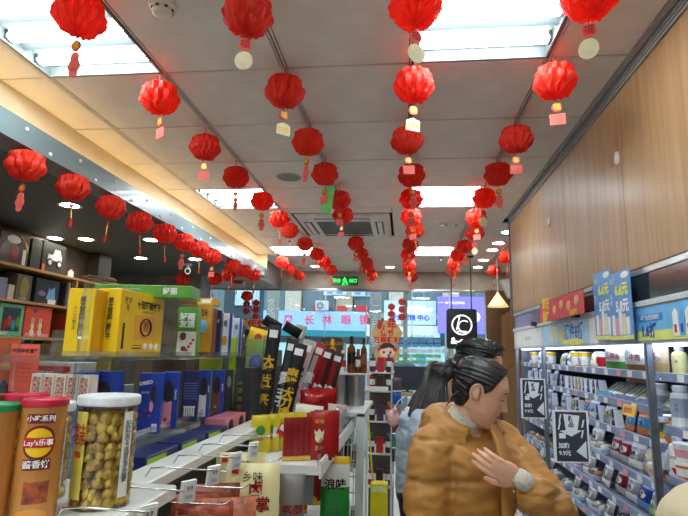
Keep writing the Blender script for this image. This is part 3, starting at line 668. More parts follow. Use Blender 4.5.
# hanging snack bags under the hooks
MEAT = mat('dried_meat', (150, 72, 48), .35, scale=30, noise_amt=.35, bump=.6); MEAT2 = mat('pink_squid', (206, 120, 90), .35, scale=22, noise_amt=.3, bump=.5)
def hung_bag(name, label, cat, loc, w, h, d, mats, bands, rz, seed, group=None, tilt=0):
    o = pouch(w, h, d, mats, bands, 10, 16, seed).build(name, mats, None, (loc[0], loc[1], loc[2]-h), (tilt, 0, rz), True); return tag(o, label, cat, group)
bagrow = [(.93, 'sunny yellow snack pouch hanging lowest at the front edge', colour((222, 184, 24)), None, .12, .17),
          (1.10, 'yellow banana-print snack pouch hanging under the second hook', colour((226, 196, 30)), None, .12, .17),
          (1.24, 'clear pouch of dark dried meat strips under the third hook', MEAT, None, .13, .2)]
k = 0
for y, lb, m_, _, w, h in bagrow:
    for q in range(1):
        o = hung_bag('snack_bag', lb, 'bag', (-.455, y, 1.243), w, h, .05, [m_, FILM], [(.97, 0), (1, 1)], pi/2-.9, k+3)
        for s_ in range(5): MB().tube([(-.04+s_*.018, -.027, .02), (-.038+s_*.018, -.033, .07), (-.032+s_*.018, -.026, .12)], [.004, .008, .004], 6).build('snack_strip', m_ if k < 2 else MEAT2, o)
        k += 1
for k2, (x, y, z, w, h, lb, m_) in enumerate(((-.42, 1.30, 1.245, .13, .20, 'clear pouch of pink dried squid strips in front of the cream pouch', MEAT2), (-.50, 1.42, 1.245, .13, .16, 'clear pouch of dark red jerky behind the squid pouch', MEAT), (-.50, 1.30, 1.25, .12, .13, 'clear pouch of reddish jerky next to the shelf edge', MEAT), (-.46, 1.16, 1.243, .10, .13, 'clear pouch of brown jerky between the price tags', MEAT))):
    o = hung_bag('jerky_bag', lb, 'bag', (x, y, z), w, h, .045, [m_, FILM], [(.97, 0), (1, 1)], .35, k2+11)
    for s_ in range(6):
        zz = .015+random.random()*.02
        MB().tube([(-w*.36+s_*w*.14, -.021, zz), (-w*.34+s_*w*.14+random.uniform(-.01, .01), -.031, h*.4), (-w*.36+s_*w*.15, -.022, h*.75)], [.005, .010, .006], 6, sc=(1, .6)).build('meat_strip', MEAT2 if s_ % 2 else MEAT, o, smooth=True)
CREAMB = colour((236, 224, 168), .35)
for k, (x, y, rz) in enumerate(((-.42, 1.50, .18), (-.50, 1.64, .3))):
    o = hung_bag('cream_snack_pouch', ['large cream pouch with red characters and clear window, front one', 'cream pouch just behind the large cream pouch'][k], 'bag', (x, y, 1.285), .15, .25, .04, [CREAMB, colour((186, 140, 40), .3)], [(.1, 0), (.42, 1), (1, 0)], rz, 31+k, 'cream snack pouches')
    lettering(o, '卤\n鸭掌', .042, (.01, -.024, .165), (0, -1, 0), DRED, bold=.02); lettering(o, '乡味', .03, (.0, -.02, .215), (0, -1, 0), INK)
    MB().box(-.058, -.018, .225, -.04, -.014, .245).build('red_seal', RED2, o)
o = hung_bag('grey_snack_pouch', 'slim grey pouch with tan label beside the cream pouch', 'bag', (-.32, 1.57, 1.245), .07, .22, .03, [colour((128, 124, 122), .3), colour((226, 204, 150))], [(.45, 1), (1, 0)], .3, 41)
lettering(o, '鸭脖', .03, (0, -.018, .125), (0, -1, 0), DRED, bold=.02); lettering(o, '净含量', .014, (0, -.017, .06), (0, -1, 0), INK)
# more pouches behind, lower rows
for k in range(6):
    cc = [(200, 40, 30), (230, 180, 30), (60, 60, 62), (210, 60, 40), (150, 30, 30), (236, 200, 40)][k]
    o = hung_bag('small_snack_bag', f'small {["red", "yellow", "charcoal", "scarlet", "maroon", "amber"][k]} snack bag hanging below the white shelf', 'bag', (-.57+k*.045, 1.98+k*.07, 1.12-.015*(k % 2)), .10, .15, .03, [colour(cc, .3), YEL], [(.12, 1), (.2, 0), (1, 0)], .25, 60+k)
    MB().prism([(-.03, .03), (0, .06), (.03, .03), (.02, .0)], -.02, -.017, ax='y').build('flame_print', mat('flame_yellow', (250, 200, 30), .4), o)
o = hung_bag('green_chip_bag', 'white and green snack bag with yellow corner below the white shelf end', 'bag', (-.285, 2.28, 1.165), .12, .24, .035, [colour((40, 150, 60), .3), WPAP, YEL], [(.52, 0), (.85, 1), (1, 2)], .15, 77)
lettering(o, '浪味', .045, (0, -.022, .13), (0, -1, 0), INK, bold=.03)
# red warning tag in front of white shelf
rt = thing('promo_tag', 'tilted red and white price card clipped before the yellow packs', 'tag', at(284, 428, X=-.45)+Vector((0, 0, -.02)), 0)
MB().box(-.028, -.001, -.012, .028, .001, .03).build('card', RED2, rt, rot=(0, .5, .2)); o = MB().box(-.024, -.002, .006, .026, -.001, .027).build('white_field', WPAP, rt, rot=(0, .5, .2)); lettering(o, '6.8', .016, (0, -.003, .016), (0, -1, 0), RED2)
MB().box(-.04, -.004, -.014, -.026, .004, .02).build('clip', WHITE, rt); MB().tube([(-.03, 0, 0), (-.15, 0, -.03), (-.16, 0, -.04)], .003, 6).build('wire', CHROME, rt)
# protruding white shelf
ws = thing('white_shelf', 'protruding white metal shelf with clear lip holding red packets', 'shelf', (-.6, 1.86, 1.18))
MB().box(-.03, 0, 0, .31, 1.3, .022, b=.003).build('shelf_board', ALM, ws); MB().box(.31, 0, -.012, .318, 1.3, .045).build('price_rail', ALM, ws); MB().box(.319, .02, -.006, .321, 1.28, .038).build('rail_strip', WPAP, ws)
MB().box(.300, .02, .022, .303, 1.28, .11).build('clear_lip', ACR, ws); MB().box(-.03, -.004, .0, .31, 0, .03).build('front_lip', ALM, ws)
MB().box(-.03, .62, -.12, .30, .63, 0).build('bracket', GREYM, ws); MB().box(.0, .01, -.1, .29, .02, 0).build('bracket', GREYM, ws)
SZ = 1.202
for k in range(4):
    o = tag(pouch(.032, .155, .014, 0, None, 4, 10, 90+k).build('red_sachet', [DRED], None, (-.425+k*.022, 1.955+.012*k, SZ), (.1, 0, .2), True), f'slim dark red sachet with gold foot, {ORD[k]} from the left on the shelf corner', 'packet', 'slim red sachets')
    MB().box(-.014, -.011, .004, .014, -.007, .018).build('gold_foot', GOLD, o)
for k in range(3):
    o = tag(pouch(.10, .17, .02, 0, None, 6, 10, 96+k).build('red_packet', [colour((168, 22, 26), .3)], None, (-.315+.006*k, 2.0+k*.05, SZ), (.05, 0, .15), True), f'flat dark red packet with a pale crest, {ORD[k]} from the front', 'packet', 'flat red packets')
    if k == 0:
        MB().disc((0, -.014, .085), .016, .003, ry=.02).prism([(-.018, .112), (-.018, .096), (.018, .096), (.018, .112), (.009, .102), (0, .116), (-.009, .102)], -.016, -.013, ax='y').build('crest', CRE, o); lettering(o, '麻辣', .018, (0, -.015, .14), (0, -1, 0), CHAR); lettering(o, '王子', .016, (0, -.015, .045), (0, -1, 0), CRE)
for k in range(5):
    o = tag(pouch(.075, .145, .02, 0, None, 6, 10, 120+k).build('yellow_packet', [colour((222, 200, 40), .35), colour((60, 130, 60))], None, (-.56+k*.028, 2.07+k*.035, SZ), (.1, 0, .3), True), f'yellow green snack packet leaning in the front row, {ORD[k]} from the left', 'packet', 'yellow snack packets')
    MB().disc((0, -.013, .09), .018, .003).build('green_emblem', colour((70, 140, 60)), o); lettering(o, '橘', .025, (0, -.016, .06), (0, -1, 0), RED2)
for k in range(3):
    o = tag(pouch(.12, .17, .03, 0, None, 8, 12, 130+k).build('cream_packet', [colour((238, 234, 214), .35)], None, (-.43+k*.02, 2.30+k*.06, SZ), (.12, .12, .3), True), f'cream white snack packet behind the yellow packets, {ORD[k]} from the front', 'packet', 'cream white packets')
    lettering(o, '小吃', .04, (0, -.019, .11), (0, -1, 0), RED2, bold=.02)
for k in range(2):
    o = tag(pouch(.125, .22, .05, 0, None, 10, 14, 140+k).build('red_snack_bag', [colour((150, 16, 20), .2, scale=25, noise_amt=.3), colour((225, 120, 20))], None, (-.395+k*.02, 2.34+k*.12, SZ+.01), (.1, 0, .1), True), ['shiny dark red bag with orange seal above the red packets, front one', 'shiny dark red bag, the one behind'][k], 'bag', 'shiny red bags')
    MB().disc((-.045, -.036, .15), .018, .004).build('orange_seal', ORANGE, o); MB().disc((.02, -.042, .09), .035, .004, ry=.028).build('pale_print', WPAP, o); lettering(o, '辣条', .04, (0, -.047, .09), (0, -1, 0), RED2)
for k in range(4):
    tag(pouch(.10, .12, .05, 0, None, 8, 10, 150+k).build('clear_bag', [clear('foil_film', (210, 210, 212), .9, .2, .35)], None, (-.345, 2.22+k*.2, SZ), (0, .15, .9), True), f'crinkled clear plastic snack bag at the shelf edge, {ORD[k]} from the front', 'bag', 'crinkled clear bags')
for k, cc in enumerate(((40, 90, 190), (220, 60, 40), (235, 235, 235), (40, 140, 180), (200, 40, 40))):
    tag(pouch(.09, .11, .03, 0, None, 6, 8, 160+k).build('small_packet', [colour(cc, .35)], None, (-.40+.01*k, 2.46+k*.12, SZ), (0, 0, .4), True), f'small {["blue", "orange red", "white", "teal", "scarlet"][k]} packet standing towards the back of the white shelf', 'packet', 'small packets on the white shelf')
# tall spicy strip bags
def strip_bag(x, y, z, h, w, tilt, lean, m1, m2, txt, lb, seed, tm_):
    o = tag(pouch(w, h, .016, 0, None, 5, 18, seed).build('tall_snack_bag', [m1], None, (x, y, z), (lean, tilt, .1), True), lb, 'bag', 'tall narrow snack bags')
    MB().box(-w*.33, -.0115, h*.1, w*.1, -.009, h*.86).build('side_band', m2, o)
    lettering(o, txt, w*.84, (-w*.1, -.013, h*.48), (0, -1, 0), tm_, vert=True, bold=.04)
    MB().box(-w*.32, -.0125, h*.88, w*.3, -.009, h*.95).build('name_plate', WPAP, o); return o
GT = mat('strip_gold', (226, 176, 40), .4)
strips = [(-.655, 2.42, 1.22, .50, .062, .10, BLACK, mat('blk2', (34, 34, 36), .3), '大辣片辣条', 'black upright bag with gold characters, tallest on the left', GT),
 (-.60, 2.46, 1.20, .46, .055, .16, BLACK, colour((60, 66, 64), .3), '香辣王子', 'black bag with grey band just right of the tallest', WPAP),
 (-.555, 2.36, 1.20, .44, .062, .20, BLACK, mat('blk2', (34, 34, 36)), '麻辣大刀肉', 'black bag with large gold characters leaning right', GT),
 (-.635, 2.56, 1.22, .52, .055, .25, mat('strip_silver', (178, 172, 172), .25), mat('strip_red', (176, 26, 34), .3), '卫食香辣棒', 'silver and red long bag leaning right, left one', INK),
 (-.585, 2.52, 1.20, .47, .060, .28, mat('strip_silver', (178, 172, 172)), mat('strip_red', (176, 26, 34)), '卫食香辣棒', 'silver and red long bag leaning right, middle one', INK),
 (-.555, 2.62, 1.21, .45, .055, .32, mat('strip_red', (176, 26, 34)), mat('strip_silver', (178, 172, 172)), '香辣大棒', 'red long bag with silver band leaning right', WPAP),
 (-.50, 2.74, 1.21, .42, .060, .26, mat('strip_dark', (70, 30, 34), .3), DRED, '辣', 'dark maroon long bag with red oval top, left one', WPAP),
 (-.455, 2.82, 1.21, .40, .060, .27, mat('strip_dark', (70, 30, 34)), DRED, '辣', 'dark maroon long bag with red oval top, right one', WPAP),
 (-.62, 2.60, 1.22, .47, .06, .22, BLACK, mat('blk2', (34, 34, 36)), '辣片', 'black bag behind the gold lettered ones', GT)]
for k, (x, y, z, h, w, tl, m1, m2, tx, lb, tm_) in enumerate(strips): strip_bag(x, y, z, h, w, tl, .06, m1, m2, tx, lb, 200+k, tm_)
# black folded bag tops
for k, (px, py, Y_) in enumerate(((270, 322, 2.45), (290, 328, 2.5))):
    p = at(px, py, Y=Y_); tag(pouch(.09, .05, .012, 0, None, 6, 6, 220+k).build('folded_bag', [BLACK], None, p+Vector((0, 0, -.03)), (.3, .5, .2), True), ['small black folded pouch with green dot at the top of the tall bags', 'small black folded pouch lying over the tall bags'][k], 'bag')
# support behind tall bags
G(-.70, 2.25, 1.15, -.66, 3.2, 1.52, 'back_board', mat('dark_board', (48, 48, 52), .6))
G(-.70, 2.2, 1.178, -.57, 3.2, 1.2, 'rear_board', ALM)
# ================================================================== ACRYLIC RACK with cartons
ar = thing('acrylic_rack', 'clear acrylic two-tier rack of cartons on the white deck', 'rack', (-.98, 1.85, 1.15))
def A(x0, y0, z0, x1, y1, z1, nm): return MB().box(x0+.98, y0-1.85, z0-1.15, x1+.98, y1-1.85, z1-1.15, b=.001).build(nm, ACR, ar)
A(-1.15, 1.2, 1.328, -.76, 2.62, 1.336, 'lower_tier'); A(-1.15, 1.12, 1.560, -.78, 2.62, 1.568, 'upper_tier')
A(-.78, 1.12, 1.560, -.775, 2.62, 1.585, 'upper_lip'); A(-.765, 1.2, 1.326, -.76, 2.62, 1.362, 'lower_lip')
for y in (2.62,): A(-1.15, y, 1.151, -.77, y+.005, 1.66, 'side_panel')
A(-1.154, 1.12, 1.236, -1.15, 2.62, 1.60, 'rear_panel')
MB().box(.2, -.675, .086, .218, -.66, .6).build('corner_post', ACR, ar); MB().box(.2, .74, 0, .22, .76, .45).build('corner_post', ACR, ar)
UZ = 1.569
# upper row: yellow cartons (narrow sides), the wide face, green, etc.  front plane about X -.80
def vtext(o, s, size, x, y, z, n, m=INK, bold=.02): return lettering(o, s, size, (x, y, z), n, m, vert=True, bold=bold)
pa = at(80, 355, Y=1.36); pb2 = at(116, 355, Y=1.44)
a = at(62, 350, Y=1.33); b = at(88, 350, Y=1.33); h_ = at(62, 288, Y=1.33).z-UZ
YO = mat('carton_side_orange', (226, 164, 10), .45, noise_amt=.02)
def two_cols(o, y, hh): vtext(o, '原大哥的薄脆饼干', .0175, .007, y, hh*.55, (0, -1, 0)); vtext(o, '十一八八脆小片', .011, -.013, y, hh*.55, (0, -1, 0), bold=0)
o = carton('yellow_carton', 'tall yellow carton with vertical black characters, standing leftmost', 'box', a.x, 1.33, UZ, b.x, 1.40, UZ+h_, YEL, 'tall yellow cartons', .06); two_cols(o, -.037, h_)
MB().box((b.x-a.x)/2+.0002, -.033, .002, (b.x-a.x)/2+.0008, .033, h_-.002).build('side_print', YO, o)
a = at(92, 350, Y=1.40); b = at(116, 350, Y=1.40); yb2 = at(161, 345, X=b.x).y; dd = (yb2-1.40)/2
o = carton('yellow_carton', 'wide yellow carton with vertical characters and a round emblem in an orange square', 'box', a.x, 1.40, UZ, b.x, yb2, UZ+at(92, 288, Y=1.40).z-UZ, YEL, 'tall yellow cartons', 0); h_ = at(92, 288, Y=1.40).z-UZ
two_cols(o, -dd-.002, h_); X = (b.x-a.x)/2+.001; w_ = dd*.98
lettering(o, '十回薄脆饼干', .026, (X, w_*.25, h_*.80), (1, 0, 0), INK, bold=.03); lettering(o, 'HUPIBOCUI', .012, (X, w_*.2, h_*.70), (1, 0, 0), INK)
sq = MB().box(X-.0008, -w_*.35, h_*.28, X+.0005, w_*.55, h_*.64).build('orange_square', mat('amber_print', (244, 170, 60), .5), o)
rg = MB(); ring(rg, (0, 0), .026, .003, 0); rg.v = [(y_, x_*1.25, z_) for x_, y_, z_ in rg.v]; rg.build('ring_print', INK, sq, (X+.001, w_*.12, h_*.46)); lettering(sq, '脆', .034, (X+.002, w_*.12, h_*.46), (1, 0, 0), INK)
for q in range(3): MB().disc((X, w_*.2+q*.035, h_*.16), .011, .002, ax='x', ry=.010).build('seal_print', WPAP, o)
lettering(o, '老字\n号', .022, (X, -w_*.72, h_*.78), (1, 0, 0), INK); MB().box(X-.0006, -w_*.85, h_*.12, X+.0005, -w_*.78, h_*.5).build('side_print', INK, o)
MB().box(X-.0006, -w_*.4, h_*.12, X+.0004, 0, h_*.14).box(X-.0006, -w_*.4, h_*.17, X+.0004, 0, h_*.18).build('print_line', INK, o)
# green box lying across the top
o = carton('green_carton', 'long green carton lying across the top of the yellow cartons', 'box', -.16, -.05, 0, .16, .05, .04, GREEN)
o.location = (at(146, 290, Y=1.62).x, 1.64, UZ+.189); o.rotation_euler = (0, 0, .10)
lettering(o, '好丽', .024, (.09, -.0515, .020), (0, -1, 0), WPAP, bold=.03); lettering(o, 'NET WT 280g 30 PACKS', .008, (-.05, -.0515, .026), (0, -1, 0), WPAP)
for q in range(5): MB().box(-.14+q*.03, -.0512, .006, -.12+q*.03, -.0505, .014).build('print_line', colour((150, 200, 120)), o)
row = [('green_white_carton', 'green and white carton with a brown cake picture beside the yellow carton', 172, 192, 1.86, .165, GREEN, 'cake', 307),
 ('brown_gold_carton', 'golden brown carton with blue panel, right of the green one', 192, 206, 2.06, .175, colour((196, 140, 30)), 'panel', 304),
 ('copper_carton', 'copper coloured narrow carton in the upper row', 206, 211, 2.14, .155, colour((150, 90, 60)), '', 308),
 ('navy_white_carton', 'navy edged carton in the upper row', 211, 217, 2.2, .155, NAVY, '', 310),
 ('white_blue_carton', 'white carton with blue edge and gold picture in the upper row', 217, 228, 2.32, .14, WPAP, 'blue', 313),
 ('pale_blue_carton', 'short pale blue white carton, last of the upper row', 229, 238, 2.48, .125, colour((200, 215, 235)), 'blue2', 318)]
for nm, lb, x0, x1, Y_, h_, m_, kind, ptop in row:
    a = at(x0, 350, Y=Y_); b = at(x1, 350, Y=Y_)
    h_ = at(x0, ptop, Y=Y_).z-UZ
    o = carton(nm, lb, 'box', a.x, Y_, UZ, b.x-.003, Y_+.1, UZ+h_, m_, None, .26); hw = (b.x-a.x-.003)/2
    if kind == 'cake':
        q = MB().box(-hw*.85, -.0518, .002, hw*.95, -.0505, h_*.5).build('white_panel', WPAP, o); MB().disc((-hw*.3, -.053, h_*.4), hw*.3, .002, ry=hw*.4).disc((-hw*.2, -.053, h_*.15), hw*.25, .002).build('cake_picture', BROWN, q)
        lettering(o, '好丽\n友派', hw*.75, (0, -.0515, h_*.72), (0, -1, 0), WPAP, bold=.04)
        for s_ in range(4): MB().disc((hw*(.1+.2*s_), -.053, h_*(.12+.07*s_)), .005, .002).build('berry_print', RED2, q)
    elif kind == 'panel':
        MB().box(-hw*.7, -.0515, h_*.45, hw*.4, -.0505, h_*.68).build('blue_panel', LBLUE, o); lettering(o, '酥', hw*1.2, (0, -.0515, h_*.82), (0, -1, 0), INK); MB().box(-hw*.95, -.0515, .002, hw*.95, -.0505, h_*.07).build('dark_foot', BROWN, o)
    elif kind.startswith('blue'):
        MB().box(hw*.5, -.0515, .0, hw, -.0505, h_).build('blue_edge', BLUE, o); MB().disc((-hw*.2, -.052, h_*.35), hw*.5, .002, ry=hw*.9).build('gold_picture', GOLD, o); vtext(o, '曲奇', hw*.7, -hw*.2, -.0515, h_*.75, (0, -1, 0), NAVY)
    elif h_: vtext(o, '饼', hw*1.2, 0, -.0515, h_*.75, (0, -1, 0), CRE)
o = carton('yellow_brown_carton', 'flat yellow and brown carton lying on top of the golden brown carton', 'box', -.07, -.05, 0, .07, .05, .028, colour((216, 168, 40))); p = at(196, 300, Y=2.12); o.location = (p.x+.01, 2.16, at(192, 304, Y=2.06).z+.002)
MB().box(-.069, -.0515, .002, 0, -.0505, .026).build('brown_print', BROWN, o); MB().box(.02, -.0515, .006, .06, -.0505, .022).build('white_patch', WPAP, o)
# lower row: blue cookie cartons
LZ = 1.337
row = [(66, 88, 1.34, 372, 'plain', 'blue cookie carton half hidden behind the popcorn jar, left one', BLUE), (88, 112, 1.40, 371, 'cookiepink', 'blue cookie carton right behind the popcorn jar lid', BLUE), (134, 156, 1.57, 373, 'duo', 'blue cookie carton with slanted name and strawberry picture', BLUE), (157, 173, 1.69, 372, 'cookiepink', 'blue cookie carton with a big dark cookie over pink cream', BLUE), (178, 194, 1.86, 371, 'barcode', 'navy side of a cookie carton with barcode', NAVY), (195, 206, 1.98, 370, 'white', 'blue cookie carton with a dark cookie on white milk', BLUE), (208, 220, 2.12, 370, 'brown', 'blue cookie carton with a cookie over brown chocolate', BLUE), (221, 229, 2.3, 370, 'dark', 'dark carton with a grey figure at the end of the cookie row', colour((60, 62, 70)))]
for k, (x0, x1, Y_, ptop, kind, lb, m_) in enumerate(row):
    a = at(x0, 400, Y=Y_); b = at(x1, 400, Y=Y_); h_ = at(x0, ptop, Y=Y_).z-LZ; hw = (b.x-a.x)/2-.001
    o = carton('cookie_carton', lb, 'box', a.x, Y_, LZ, b.x-.002, Y_+.08, LZ+h_, m_, 'blue cookie cartons on the lower tier', .36)
    lo = {'cookiepink': PINKL, 'white': WPAP, 'brown': BROWN, 'plain': PINKL}.get(kind)
    F = -.0412
    if lo and kind != 'plain':
        MB().box(-hw*.9, F, .004, hw*.35, F+.001, h_*.48).build('cream_print', lo, o)
        c = MB().disc((-hw*.2, F-.001, h_*.66), hw*.55, .002, ry=h_*.2).build('cookie_print', mat('cookie_dark', (40, 32, 32), .7, bump=.5, scale=60), o)
        vtext(o, 'OREO', hw*.36, hw*.72, F-.0005, h_*.6, (0, -1, 0), WPAP, .04)
        MB().disc((-hw*.3, F-.001, h_*.16), hw*.2, .002).build('berry_print', RED2 if lo is PINKL else GOLD, o)
    elif kind == 'duo':
        lettering(o, 'OREO', hw*.42, (-hw*.4, F-.0005, h_*.84), (0, -1, 0), WPAP, bold=.05, roll=.2); lettering(o, '奥利奥', hw*.22, (-hw*.4, F-.0005, h_*.68), (0, -1, 0), WPAP)
        MB().disc((hw*.3, F-.001, h_*.65), hw*.2, .002, ry=h_*.16).build('cookie_print', mat('cookie_dark', (40, 32, 32)), o); MB().disc((hw*.2, F-.001, h_*.46), hw*.16, .002, ry=h_*.1).build('cream_print', PINKL, o)
        for q in range(3): MB().disc((-hw*.6+q*hw*.35, F-.001, h_*(.3+.08*(q % 2))), hw*.1, .002).build('berry_print', RED2, o)
        b_ = MB().box(hw*.35, F, .006, hw*.8, F+.001, .03).build('barcode_patch', WPAP, o); lettering(b_, '|||||', .012, (hw*.57, F-.0008, .018), (0, -1, 0), INK)
    elif kind == 'barcode':
        b_ = MB().box(-hw*.7, F, .02, hw*.7, F+.001, .055).build('barcode_patch', WPAP, o); lettering(b_, '||||||||', .03, (0, F-.0008, .038), (0, -1, 0), INK)
        for q in range(7): MB().box(-hw*.8, F, h_*.45+q*.009, hw*.8, F+.001, h_*.45+q*.009+.003).build('print_line', colour((90, 110, 170)), o)
    elif kind == 'dark': MB().disc((0, F-.001, h_*.7), hw*.5, .002, ry=h_*.15).build('grey_figure', colour((150, 150, 170)), o)
    else: lettering(o, 'OREO', hw*.5, (0, F-.0005, h_*.8), (0, -1, 0), WPAP, bold=.05)
# brown shipping cartons behind lower row top
for k, (x0, x1, Y_) in enumerate(((118, 136, 1.70), (138, 172, 1.85))):
    a = at(x0, 364, Y=Y_); b = at(x1, 364, Y=Y_)
    carton('brown_shipping_box', ['dull brown box seen above the blue cartons, left one', 'dull brown box seen above the blue cartons, right one'][k], 'box', a.x, Y_+.12, LZ, b.x, Y_+.26, 1.555, colour((120, 100, 82)), 'brown boxes behind the cookie cartons')
o = carton('lime_box', 'yellow green box behind the end of the cookie row', 'box', at(178, 364, Y=2.2).x-.02, 2.24, LZ, at(226, 364, Y=2.2).x-.05, 2.3, 1.555, colour((170, 180, 50)))
# navy flat boxes in the tray
for k in range(3):
    y = 1.36+k*.22; o = carton('navy_flat_box', f'navy flat carton with lime end lying in the tray, {ORD[k]} from the front', 'box', -.755, y, 1.236, -.672, y+.20, 1.236+.078, NAVY, 'navy cartons in the tray')
    p_ = MB().box(.0416, -.09, .005, .0426, .02, .07).build('lime_panel', LIME, o); lettering(p_, 'OREO', .032, (.0432, -.035, .04), (1, 0, 0), BLUE, bold=.04); MB().disc((.0422, .05, .035), .028, .002, ax='x').build('cookie_print', mat('cookie_dark', (40, 32, 32)), o)
for k in range(4):
    y = 1.98+k*.13; o = carton('pink_cookie_box', f'pink carton with dark cookie picture in the tray, {ORD[k]} from the front', 'box', -.755, y, 1.236 if k < 2 else 1.151, -.672, y+.12, (1.236 if k < 2 else 1.151)+.10, colour((226, 130, 146)), 'pink cartons in the tray')
    MB().disc((.0422, 0, .065), .028, .002, ax='x').build('cookie_print', mat('cookie_dark', (40, 32, 32)), o); lettering(o, 'OREO', .025, (.0425, 0, .018), (1, 0, 0), WPAP, bold=.04)
# lime holder rack at the end
lh = thing('lime_display_stand', 'lime green edged clear stand at the end of the cookie rack', 'rack', (-.80, 2.36, 1.151))
a = at(234, 380, Y=2.36); b = at(262, 380, Y=2.36)
x0, x1 = a.x+.80, b.x+.80
MB().box(x0-.03, 0, 0, x0, .012, .50).build('green_side', LIME, lh); MB().box(x0, .16, .33, x1, .17, .5).build('green_backing', mat('olive_back', (150, 170, 70), .5), lh)
MB().box(x0, 0, .0, x1, .004, .515).build('front_panel', ACR, lh); MB().box(x0, 0, .33, x1, .16, .335).box(x0, 0, .14, x1, .16, .145).build('shelf_panel', ACR, lh); MB().box(x1-.004, 0, 0, x1, .17, .515).build('side_panel', ACR, lh)
MB().disc((x0-.015, -.003, .27), .012, .003, n=14).build('blue_dot', colour((30, 100, 140)), lh)
for k in range(4):
    z = 1.151+.147+k*.038 if k else 1.151+.147
    o = carton('mint_tin', f'small red and green lidded candy tin, number {ORD[k]} from the bottom in the clear stand', 'tin', -.80+x0+.01, 2.39, z, -.80+x0+.062, 2.46, z+.036, colour((190, 200, 90)), 'candy tins in the stand'); MB().box(-.0262, -.0362, .012, .0262, -.0352, .026).build('red_band', RED2, o)
p = at(252, 338, Y=2.42)
o = tag(MB().ball((0, 0, 0), (.035, .02, .045), 14, 8).build('cartoon_free_toothbrush_pack', BLUE, None, (-.80+(x0+x1)/2+.01, 2.44, 1.151+.336+.047)), 'small blue round packet on top tier of the lime stand', 'packet'); o.name = 'blue_packet'
o = tag(pouch(.15, .10, .03, 0, None, 8, 8, 301).build('yellow_packet_large', [YEL], None, (-.80+x0+.05, 2.58, 1.63), (0, .25, .1), True), 'yellow snack packet tilted behind the lime stand', 'packet'); MB().disc((-.02, -.018, .055), .02, .003).build('red_dot', RED2, o)
o.location.z = 1.60
G(-1.0, 2.56, 1.15, -.67, 2.85, 1.60, 'riser', mat('riser_grey', (90, 90, 92), .5))
for k, (px, Y_) in enumerate(((242, 2.72), (256, 2.70))):
    p = at(px, 332, Y=Y_); o = tag(pouch(.12, .12, .04, 0, None, 8, 8, 310+k).build('black_pouch', [BLACK], None, (p.x, Y_, 1.60), (0, 0, .1), True), ['matte black pouch with white dot above the yellow packet, left one', 'matte black pouch with white dot above the yellow packet, right one'][k], 'bag', 'matte black pouches'); MB().disc((.02, -.023, .07), .009, .003).build('white_dot', WPAP, o)
# ================================================================== JARS AND TUBES ON THE DECK
POP = mat('caramel_popcorn', (250, 178, 88), .45, scale=45, noise_amt=.34, bump=.4)
def popcorn_jar(x, y, r, h, lb, seed):
    t = thing('popcorn_jar', lb, 'jar', (x, y, 1.301)); rnd = random.Random(seed)
    MB().lathe([(r, 0), (r, h)], 32).build('jar_wall', clear('jar_plastic', (250, 250, 247), .1, .04), t, smooth=False)
    m = MB(); z = .012
    while z < h-.01:
        n = int(2*pi*(r*.82)/.019)
        for k in range(n):
            a = 2*pi*(k+rnd.random()*.5)/n; s_ = rnd.uniform(.0085, .012); ph = rnd.uniform(0, 6)
            m.ball(((r-.012)*cos(a), (r-.012)*sin(a), z+rnd.uniform(-.003, .003)), s_, 8, 5, 0, lambda t_, a_, ph=ph: 1+.34*sin(3*t_+ph)*cos(2*a_+ph))
        z += .0165
    o = m.build('popcorn', POP, t, smooth=True); o['kind'] = 'stuff'
    MB().lathe([(r-.024, .004), (r-.024, h-.01)], 20).build('popcorn_core', POP, o)
    MB().lathe([(r*1.02, h), (r*1.06, h+.003), (r*1.06, h+.015), (r*1.03, h+.018)], 36).build('lid', mat('lid_white', (228, 232, 238), .35), t)
    def strip(a0, a1, m_, nm, z0=.02, z1=h-.01):
        v = []; f = []; n = 10
        for k in range(n+1):
            a = a0+(a1-a0)*k/n
            v += [(r*1.015*cos(a), r*1.015*sin(a), z0), (r*1.015*cos(a), r*1.015*sin(a), z1)]
        for k in range(n): f.append((2*k, 2*k+2, 2*k+3, 2*k+1))
        return MB().add(v, f).build(nm, m_, t)
    s1 = strip(-2.32, -1.72, colour((232, 214, 100)), 'yellow_label'); a = -2.0
    nrm = (cos(a), sin(a), 0); lettering(s1, '卡士\n花乐', .02, (r*1.03*cos(a), r*1.03*sin(a), h*.72), nrm, RED2, bold=.03)
    strip(-2.2, -1.85, RED2, 'red_ribbon', h*.5, h*.56); 
    s2 = strip(-.50, -.12, WPAP, 'white_label'); a = -.31; nrm = (cos(a), sin(a), 0)
    lettering(s2, '配料表卡路里净含量', .0145, (r*1.03*cos(a), r*1.03*sin(a), h*.55), nrm, INK, vert=True); return t
j = popcorn_jar(-.58, 1.0, .055, .185, 'large clear jar of caramel popcorn with white lid at the deck front', 1)
popcorn_jar(-.722, 1.02, .048, .165, 'second popcorn jar squeezed between the crisp tube and the large jar', 2)
LAYC = mat('crisp_tube_tan', (196, 132, 66), .35, scale=8, noise_amt=.12); LIDR = mat('lid_crimson', (196, 30, 62), .4)
